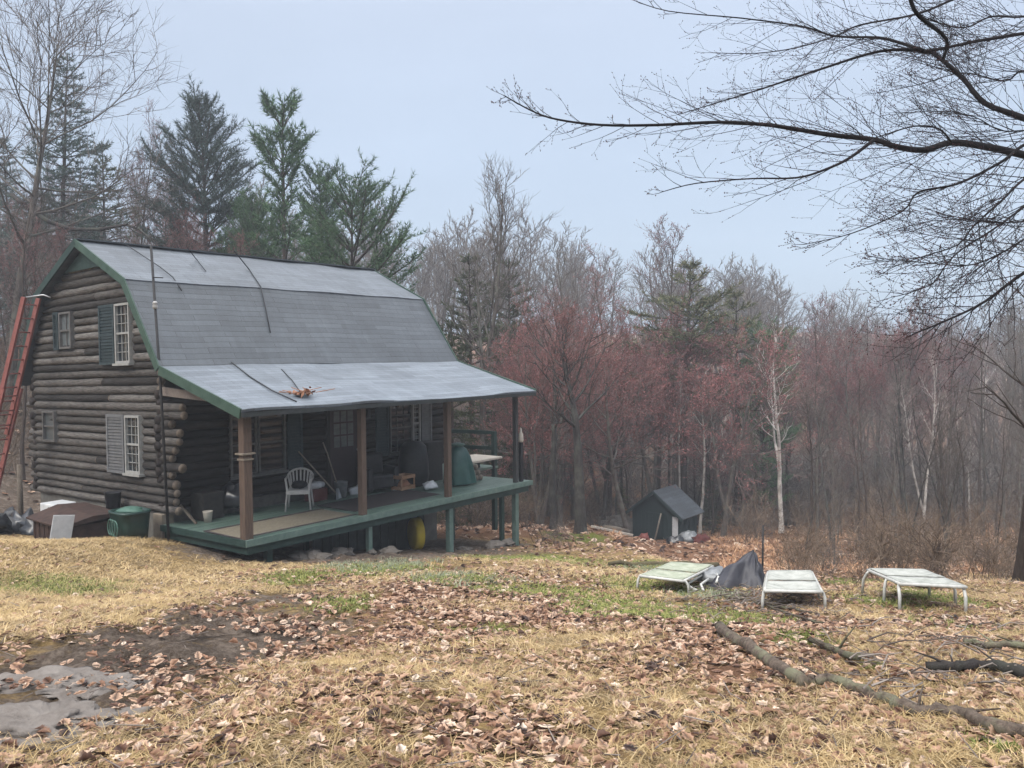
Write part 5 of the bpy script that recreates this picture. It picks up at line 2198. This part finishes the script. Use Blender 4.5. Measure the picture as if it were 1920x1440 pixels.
# the rest of the woods
SKY = [(-80, 240), (120, 200), (260, 250), (420, 330), (640, 400), (740, 530), (850, 525), (1000, 485), (1100, 460), (1200, 490), (1300, 575), (1430, 615), (1500, 585), (1560, 560), (1680, 555), (1800, 520), (1990, 480)]
SX, SY = [a for a, _ in SKY], [b for _, b in SKY]
groups = {
    'grey': ('bare grey tree among the many in the woods round the yard', 'bare grey trees of the woods'),
    'mauve': ('pinkish budding bare tree among the many in the woods', 'pinkish budding trees of the woods'),
    'slender': ('slender brown trunk among the many in the woods', 'slender trunks of the woods'),
    'pale': ('slim pale birch among the many trunks of the woods', 'slim pale birches of the woods'),
    'red': ('small red budded maple among the understory of the woods', 'red budded understory maples'),
}
taken = []
sx0, sy0 = sp.x, sp.y


def fill(n, px0, px1, Y0, Y1, kinds, extra, seed, power=1.0):
    rg = random.Random(seed)
    c = 0
    tries = 0
    while c < n and tries < n * 30:
        tries += 1
        px = rg.uniform(px0, px1)
        Y = Y0 + (Y1 - Y0) * rg.random() ** power
        d = ray(px, 720)
        x = d.x / d.y * Y
        if abs(x - sx0) < 3.2 and -8 < Y - sy0 < 5.5:
            continue
        if any(abs(px - a) < b and Y < c for a, b, c in ((1463, 22, 40), (1735, 16, 35), (1087, 26, 36), (1313, 16, 40))):
            continue
        if Y < sy0 and abs(px - 1245) < 75:
            continue
        if any((x - a) ** 2 + (Y - b) ** 2 < 1.2 for a, b in taken):
            continue
        u = (x - HX) * SA + (Y - HY) * CA
        v = -(x - HX) * CA + (Y - HY) * SA
        if -3 < u < L + 4.5 and -6 < v < W + 2.5:
            continue
        top = np.interp(px, SX, SY) + rg.uniform(extra[0], extra[1])
        k = rg.choice(kinds)
        K, gname = k
        lb, g = groups[gname]
        K.by_pixel(px, top, Y, lb, group=g, rg=rg, sxy=rg.uniform(.75, 1.1))
        taken.append((x, Y))
        c += 1


GREY = [(k, 'grey') for k in BARE]
SL = [(k, 'slender') for k in POLE]
MV = [(k, 'mauve') for k in MAUVE]
RD = [(k, 'red') for k in RED]
BR = [(k, 'pale') for k in BIRCH]
fill(36, 985, 1960, 46, 76, GREY + SL + MV, (-10, 130), 1)
fill(44, 985, 1960, 30, 48, SL + SL + GREY + MV, (60, 260), 2)
fill(26, 1500, 1980, 20, 34, SL + SL + GREY, (120, 330), 3)
fill(10, 960, 1420, 30, 46, RD, (70, 170), 4)
fill(7, 1400, 1780, 38, 58, RD, (10, 110), 24)
fill(50, 985, 1970, 40, 72, SL + SL + BR, (60, 300), 14)
fill(15, 720, 1010, 36, 72, GREY + SL, (20, 170), 5)
fill(16, -60, 330, 30, 60, GREY + MV + SL, (0, 170), 6)
fill(10, 300, 740, 42, 62, GREY + MV, (30, 120), 7)
fill(9, -80, 130, 25, 36, SL + MV, (120, 260), 8)
fill(9, 260, 520, 31, 38, MV, (75, 140), 9)

fill(14, -620, -70, 30, 62, GREY + MV + SL, (40, 160), 41)
fill(12, 1985, 2300, 26, 62, GREY + MV + SL, (20, 160), 42)


# ------------------------------------------------------------------ bushes
def bush(seed, h=1.6, n=10, spread=.8, tw=.006):
    rg = random.Random(seed)
    C = MB()
    for i in range(n):
        az = rg.uniform(0, 6.28)
        d = Vector((math.cos(az) * rg.uniform(.1, .9), math.sin(az) * rg.uniform(.1, .9), 1)).normalized()
        P = walk(rg, Vector((rg.gauss(0, .15), rg.gauss(0, .15), -.1)), d, h * rg.uniform(.6, 1.1), 5, .14, .02)
        C.tube(P, [tw * 1.6 * (1 - .6 * k / 5) for k in range(6)], 4, cap=False)
        for j in range(7):
            p, dd = along(P, rg.uniform(.25, .98))
            P2 = walk(rg, p, rot_about(dd, R(rg.uniform(25, 60)), rg.uniform(0, 6.28)), h * rg.uniform(.18, .45), 3, .15, .02)
            tri_twig(C, P2, tw)
            for q in range(3):
                p3, d3 = along(P2, rg.uniform(.2, .98))
                P3 = walk(rg, p3, rot_about(d3, R(rg.uniform(25, 60)), rg.uniform(0, 6.28)), h * rg.uniform(.06, .2), 2, .15, .0)
                tri_twig(C, P3, tw * .7)
    return C


BUSH = []
for s, mt in ((1, 'twig_tan'), (2, 'twig_tan'), (3, 'twig_tan'), (4, 'twig_grey')):
    C = bush(100 + s)
    me = bpy.data.meshes.new('bush')
    me.from_pydata(C.v, [], C.f)
    me.materials.append(M[mt])
    BUSH.append(me)
BL = 'tangled bare tan bush in the thicket along the foot of the woods'
BGN = 'bare bushes of the thicket'


def put_bush(rg, px, Y, s, lb=BL, grp=BGN):
    d = ray(px, 720)
    x = d.x / d.y * Y
    o = bpy.data.objects.new('bush', rg.choice(BUSH))
    COL.objects.link(o)
    o.location = (x, Y, hz(x, Y))
    o.rotation_euler = (0, 0, rg.uniform(0, 6.28))
    o.scale = (s * rg.uniform(.9, 1.3), s * rg.uniform(.9, 1.3), s)
    tag(o, lb, 'bush', grp)


rg = random.Random(8)
for k in range(52):
    put_bush(rg, rg.uniform(1490, 1960), rg.uniform(13.5, 27), rg.uniform(.45, 1.0))
for k in range(55):
    put_bush(rg, rg.uniform(1380, 1960), rg.uniform(31, 50), rg.uniform(.8, 1.5))
for k in range(22):
    put_bush(rg, rg.uniform(1000, 1150), rg.uniform(36, 50), rg.uniform(.8, 1.6))
for k in range(14):
    put_bush(rg, rg.uniform(840, 1000), rg.uniform(27, 40), rg.uniform(.8, 1.5))
for k in range(16):
    put_bush(rg, rg.uniform(-60, 70), rg.uniform(25, 38), rg.uniform(.9, 1.6))
for k in range(9):
    put_bush(rg, rg.uniform(1640, 1930), rg.uniform(11, 14), rg.uniform(.25, .5))
put_bush(rg, 1065, 19.5, .42, 'small rusty clump of dry stems on the slope below the thick trunked maple', None)
put_bush(rg, 1048, 20.5, .5, 'dry reddish stems right of the far deck legs', None)
put_bush(rg, 1015, 21.5, .6, 'dry tan stems just behind the far deck legs', None)

# undergrowth: a mass of brush filling the floor of the woods
rg = random.Random(31)
Vs, Fs, o_ = [], [], 0
bv = []
for s in (5, 6):
    C = bush(200 + s, 2.0, 12, tw=.012)
    bv.append((np.array(C.v, np.float32), C.f))
q4 = []
for v, f in bv:
    q4.append((v, np.array([t for t in f if len(t) == 4], np.int32)))
for k in range(330):
    px = rg.uniform(700, 2060)
    Y = rg.uniform(43, 74)
    d = ray(px, 720)
    x = d.x / d.y * Y
    v, f = q4[k % 2]
    a, s = rg.uniform(0, 6.28), rg.uniform(.8, 1.7)
    c, sn = math.cos(a), math.sin(a)
    Vs.append(np.stack([x + s * 1.5 * (v[:, 0] * c - v[:, 1] * sn), Y + s * 1.5 * (v[:, 0] * sn + v[:, 1] * c), hz(x, Y) + s * v[:, 2]], 1))
    Fs.append(f + o_)
    o_ += len(v)
o = np_mesh('undergrowth', np.concatenate(Vs), np.concatenate(Fs), M['twig_grey'])
tag(o, 'grey brown brush covering the floor of the woods', 'undergrowth', kind='stuff')

# far woods: one mass beyond the trees one can tell apart
rg = random.Random(12)
T2, C2, _ = bare_tree(71, 12, .13, .25, .26, 12, 5, 4, 2, .1, (60, 25), tw=.02)
T3, C3, _ = bare_tree(72, 12, .12, .3, .22, 12, 5, 4, 2, .1, (60, 25), tw=.02, fork=1)
tmpl = []
for T_, C_ in ((T2, C2), (T3, C3)):
    v = np.array(T_.v + C_.v, np.float32)
    q = [f for f in T_.f] + [tuple(i + len(T_.v) for i in f) for f in C_.f]
    tmpl.append((v, np.array(q, np.int32)))
Vs, Fs, o_ = [], [], 0
for k in range(230):
    px = rg.uniform(-260, 2180)
    Y = rg.uniform(72, 118)
    d = ray(px, 720)
    x = d.x / d.y * Y
    v, f = tmpl[k % 2]
    a = rg.uniform(0, 6.28)
    s = rg.uniform(.9, 1.35)
    c, sn = math.cos(a), math.sin(a)
    w = np.stack([x + s * 1.2 * (v[:, 0] * c - v[:, 1] * sn), Y + s * 1.2 * (v[:, 0] * sn + v[:, 1] * c), hz(x, Y) + s * v[:, 2]], 1)
    Vs.append(w)
    Fs.append(f + o_)
    o_ += len(v)
o = np_mesh('far_woods', np.concatenate(Vs), np.concatenate(Fs), M['twig_grey'])
tag(o, 'distant mass of bare trees behind the nearer woods', 'woods', kind='stuff')

# ------------------------------------------------------------------ the overhanging maple
Z5 = .52083
LIMBS = [  # photo points (in a zoomed frame), depth start/end, radius start/end (metres)
    ([(2060, 600), (1920, 558), (1780, 528), (1660, 513), (1560, 540), (1460, 528), (1380, 503), (1220, 485), (1080, 462), (980, 448), (820, 440), (600, 450), (400, 450), (240, 430), (150, 400), (50, 345)], 6.9, 6.4, .062, .007),
    ([(1380, 503), (1290, 570), (1200, 612), (1100, 640), (940, 643), (740, 660), (620, 690)], 6.6, 6.2, .024, .005),
    ([(2060, 500), (1920, 425), (1780, 372), (1700, 282), (1620, 212), (1560, 182), (1400, 185), (1200, 245), (1000, 312), (880, 350), (700, 405)], 6.9, 7.4, .05, .006),
    ([(1560, 182), (1460, 150), (1390, 135), (1240, 130), (1120, 95), (900, 65), (640, 40), (500, -5)], 7.0, 7.6, .026, .005),
    ([(2060, 95), (1920, 120), (1740, 150), (1620, 176), (1540, 186)], 7.4, 7.0, .03, .02),
    ([(1500, -60), (1515, 10), (1545, 62), (1640, 140), (1630, 212)], 6.6, 6.95, .03, .022),
    ([(1800, -60), (1660, 0), (1530, 52), (1330, 90), (1240, 130), (1100, 172), (950, 192), (800, 190)], 7.6, 8.2, .022, .005),
    ([(2060, 470), (1920, 522), (1840, 582), (1680, 662), (1540, 692), (1480, 762), (1300, 840), (1130, 880)], 6.6, 6.0, .028, .004),
    ([(2060, 560), (1920, 645), (1840, 722), (1740, 812), (1680, 882), (1560, 922), (1450, 960)], 6.3, 5.8, .022, .004),
    ([(2080, 900), (1920, 982), (1780, 1085), (1650, 1150), (1540, 1195)], 5.6, 5.2, .03, .006),
    ([(2060, 640), (1920, 745), (1800, 832), (1700, 895), (1640, 952), (1590, 1022), (1470, 1065)], 6.0, 5.6, .018, .004),
    ([(2060, 790), (1920, 862), (1830, 915), (1720, 955), (1560, 945), (1400, 930)], 6.0, 5.8, .016, .004),
    ([(1660, 512), (1610, 462), (1520, 455), (1400, 492)], 6.7, 6.4, .014, .008),
    ([(2060, 320), (1920, 255), (1850, 292), (1700, 262), (1560, 300), (1420, 330)], 7.4, 7.9, .02, .004),
    ([(2060, 20), (1920, 60), (1800, 60), (1700, 100), (1560, 66)], 8.0, 8.2, .02, .01),
    ([(2060, 460), (1920, 470), (1830, 468), (1740, 420), (1620, 400), (1480, 408)], 7.6, 8.0, .016, .004),
    ([(2060, 700), (1930, 790), (1850, 800), (1700, 790), (1560, 800), (1420, 840)], 7.2, 7.0, .014, .004),
]
m0 = Vector((7.2, 7.2, 0))
m0.z = hz(m0.x, m0.y)
maple = empty('maple_tree', 'big maple off the right edge reaching dark budded limbs across the sky', 'tree', m0)
rg = random.Random(14)
TR = MB()
stem = [m0 + Vector((0, 0, -.3)), m0 + Vector((.02, .03, 1.2)), m0 + Vector((-.05, 0, 2.6)), m0 + Vector((.05, .05, 4.4)), m0 + Vector((.1, .1, 6.2)), m0 + Vector((.0, .1, 8.0))]
TR.tube([q - m0 for q in stem], [.36, .27, .24, .2, .14, .06], 14)
TR.build('trunk', M['bark_maple'], maple, True)
CR, BD = MB(), MB()


def bud(p, d, s):
    a = d.normalized() * s
    b = a.cross(UP)
    if b.length < 1e-5:
        b = a.cross(Vector((1, 0, 0)))
    b = b.normalized() * s * .3
    c = a.cross(b).normalized() * s * .3
    q = p + a * .45
    BD.add([p, q + b, q + c, q - b, q - c, p + a], [(0, 2, 1), (0, 3, 2), (0, 4, 3), (0, 1, 4), (5, 1, 2), (5, 2, 3), (5, 3, 4), (5, 4, 1)])


def maple_twig(p, d, ln, r, level):
    P = walk(rg, p, d, ln, 4 if level < 2 else 3, .09, .05)
    CR.tube(P, [r * (1 - .7 * k / (len(P) - 1)) for k in range(len(P))], 4 if level == 0 else 3, cap=False)
    if level < 2:
        n = max(2, int(ln / (.19 if level == 0 else .105)))
        for i in range(n):
            q, dd = along(P, min(.98, .12 + .86 * (i + rg.random()) / n))
            d2 = rot_about(dd, R(rg.uniform(25, 50)), rg.uniform(0, 6.28))
            maple_twig(q, d2, ln * rg.uniform(.25, .5), max(.0014, r * .55), level + 1)
    else:
        for i in range(3):
            q, dd = along(P, rg.uniform(.3, 1))
            bud(q, rot_about(dd, R(30), rg.uniform(0, 6.28)), rg.uniform(.006, .013))
    bud(P[-1], P[-1] - P[-2], .014)


for pts, y0, y1, r0, r1 in LIMBS:
    n = len(pts)
    P = []
    for i, (zx, zy) in enumerate(pts):
        P.append(at(920 + zx * Z5, zy * Z5, y0 + (y1 - y0) * i / (n - 1) + rg.uniform(-.06, .06)))
    # resample smoothly (Catmull-Rom)
    Q = []
    for i in range(n - 1):
        a, b, c, d = P[max(0, i - 1)], P[i], P[i + 1], P[min(n - 1, i + 2)]
        for k in range(4):
            t = k / 4
            Q.append(.5 * ((2 * b) + (c - a) * t + (2 * a - 5 * b + 4 * c - d) * t * t + (3 * b - a - 3 * c + d) * t ** 3))
    Q.append(P[-1])
    if pts[0][0] > 2000:          # carry the limb to the trunk
        z = min(max(Q[0].z - m0.z - .5, 1.6), 7.4)
        tgt = m0 + Vector((0, 0, z))
        Q = [tgt, tgt.lerp(Q[0], .5) + Vector((0, 0, .15))] + Q
    nq = len(Q)
    rad = [.6 * (r0 + (r1 - r0) * (k / (nq - 1)) ** .8) for k in range(nq)]
    mb = MB()
    mb.tube([q - m0 for q in Q], rad, 8)
    mb.build('limb', M['bark_maple'], maple, True)
    tot = sum((b - a).length for a, b in zip(Q[:-1], Q[1:]))
    cnt = int(tot * (5.4 if pts[min(2, len(pts) - 1)][1] > 570 else 8.6))
    for i in range(cnt):
        s = .1 + .9 * (i + rg.random()) / cnt
        q, dd = along(Q, min(.995, s))
        if (q - m0).length < 1.4:
            continue
        d2 = rot_about(dd, R(rg.uniform(18, 46)), rg.uniform(0, 6.28))
        d2 = Vector((d2.x, d2.y * .8, d2.z * .9)).normalized()
        ln = rg.uniform(.4, 1.25) * (1 - .85 * s * s)
        maple_twig(q - m0, d2, ln, .0045 - .0018 * s, 0)
    maple_twig(Q[-1] - m0, (Q[-1] - Q[-2]).normalized(), .16, .003, 1)
k = len(CR.f)
o_ = len(CR.v)
CR.v += BD.v
CR.f += [tuple(i + o_ for i in f) for f in BD.f]
CR.m = [0] * k + [1] * len(BD.f)
CR.build('crown', [M['twig_dark'], M['bud_dark']], maple)

# ------------------------------------------------------------------ air
HZB = MB()
HZB.box(-160, 160, -26, 218, -14.5, 30)
haze = HZB.build('haze', bpy.data.materials.new('haze'), None)
hm = haze.data.materials[0]
hm.use_nodes = True
hn = hm.node_tree
hn.nodes.remove(hn.nodes['Principled BSDF'])
pv = hn.nodes.new('ShaderNodeVolumePrincipled')
pv.inputs['Color'].default_value = (.86, .92, 1.0, 1)
pv.inputs['Density'].default_value = .0019
pv.inputs['Anisotropy'].default_value = .1
hn.links.new(pv.outputs[0], hn.nodes['Material Output'].inputs['Volume'])
tag(haze, kind='stuff')

# ------------------------------------------------------------------ sky, sun, camera
SUN_EL, SUN_AZ = 48, 215            # high, behind the left shoulder, veiled by cloud
w = bpy.data.worlds.new('World')
scene.world = w
w.use_nodes = True
nt = w.node_tree
bgn = nt.nodes['Background']
sky = nt.nodes.new('ShaderNodeTexSky')
sky.sky_type = 'NISHITA'
sky.sun_disc = False
sky.sun_elevation = R(SUN_EL)
sky.sun_rotation = R(SUN_AZ)
sky.air_density = 1.0
sky.dust_density = 3.0
tc = nt.nodes.new('ShaderNodeTexCoord')
sepn = nt.nodes.new('ShaderNodeSeparateXYZ')
nt.links.new(tc.outputs['Generated'], sepn.inputs[0])
# cloud sheet: overcast brightness growing towards the zenith
cr = nt.nodes.new('ShaderNodeValToRGB')
stops = [(0.0, (2.35, 2.95, 3.75)), (.12, (2.5, 3.1, 3.9)), (.42, (3.25, 3.7, 4.5)), (.6, (8.5, 9.0, 10)), (1.0, (20, 19.7, 19.4))]
while len(cr.color_ramp.elements) < len(stops):
    cr.color_ramp.elements.new(.5)
for e, (p, c) in zip(cr.color_ramp.elements, stops):
    e.position = p
    e.color = (*[x / 20 for x in c], 1)
nt.links.new(sepn.outputs[2], cr.inputs[0])
mp = nt.nodes.new('ShaderNodeMapping')
mp.inputs['Scale'].default_value = (1.6, 1.6, 4.5)
nt.links.new(tc.outputs['Generated'], mp.inputs[0])
ns = nt.nodes.new('ShaderNodeTexNoise')
ns.inputs['Scale'].default_value = 1.3
ns.inputs['Detail'].default_value = 5
ns.inputs['Roughness'].default_value = .5
nt.links.new(mp.outputs[0], ns.inputs['Vector'])
cl = nt.nodes.new('ShaderNodeMapRange')
cl.inputs['From Min'].default_value = .3
cl.inputs['From Max'].default_value = .7
cl.inputs['To Min'].default_value = 20 * .93
cl.inputs['To Max'].default_value = 20 * 1.06
nt.links.new(ns.outputs['Fac'], cl.inputs['Value'])
vm = nt.nodes.new('ShaderNodeVectorMath')
vm.operation = 'SCALE'
nt.links.new(cr.outputs[0], vm.inputs[0])
nt.links.new(cl.outputs[0], vm.inputs['Scale'])
mx = nt.nodes.new('ShaderNodeMix')
mx.data_type = 'RGBA'
mx.inputs[0].default_value = .86
nt.links.new(sky.outputs[0], mx.inputs[6])
nt.links.new(vm.outputs[0], mx.inputs[7])
nt.links.new(mx.outputs[2], bgn.inputs['Color'])
bgn.inputs['Strength'].default_value = .12

sl = bpy.data.lights.new('sun', 'SUN')
sl.energy = 1.4
sl.angle = R(25)
sl.color = (1, .95, .87)
so = bpy.data.objects.new('sun', sl)
COL.objects.link(so)
a = R(SUN_AZ)
dirv = Vector((math.sin(a) * math.cos(R(SUN_EL)), math.cos(a) * math.cos(R(SUN_EL)), math.sin(R(SUN_EL))))
so.rotation_euler = (-dirv).to_track_quat('-Z', 'Y').to_euler()

cam = bpy.data.cameras.new('camera')
cam.sensor_width = 36
cam.lens = 36 * F / 1920
cam.clip_start = .05
cam.clip_end = 2000
co = bpy.data.objects.new('camera', cam)
COL.objects.link(co)
co.matrix_world = Matrix.Rotation(R(90 - PITCH), 4, 'X') @ Matrix.Rotation(R(-ROLL), 4, 'Z')
scene.camera = co

scene.view_settings.view_transform = 'Standard'
scene.view_settings.look = 'None'
scene.view_settings.exposure = 0.82
scene.view_settings.gamma = 1
scene.cycles.use_denoising = True
scene.cycles.max_bounces = 5
scene.cycles.diffuse_bounces = 3
scene.cycles.glossy_bounces = 2
scene.cycles.volume_bounces = 0
scene.cycles.use_adaptive_sampling = True
scene.cycles.adaptive_threshold = .02
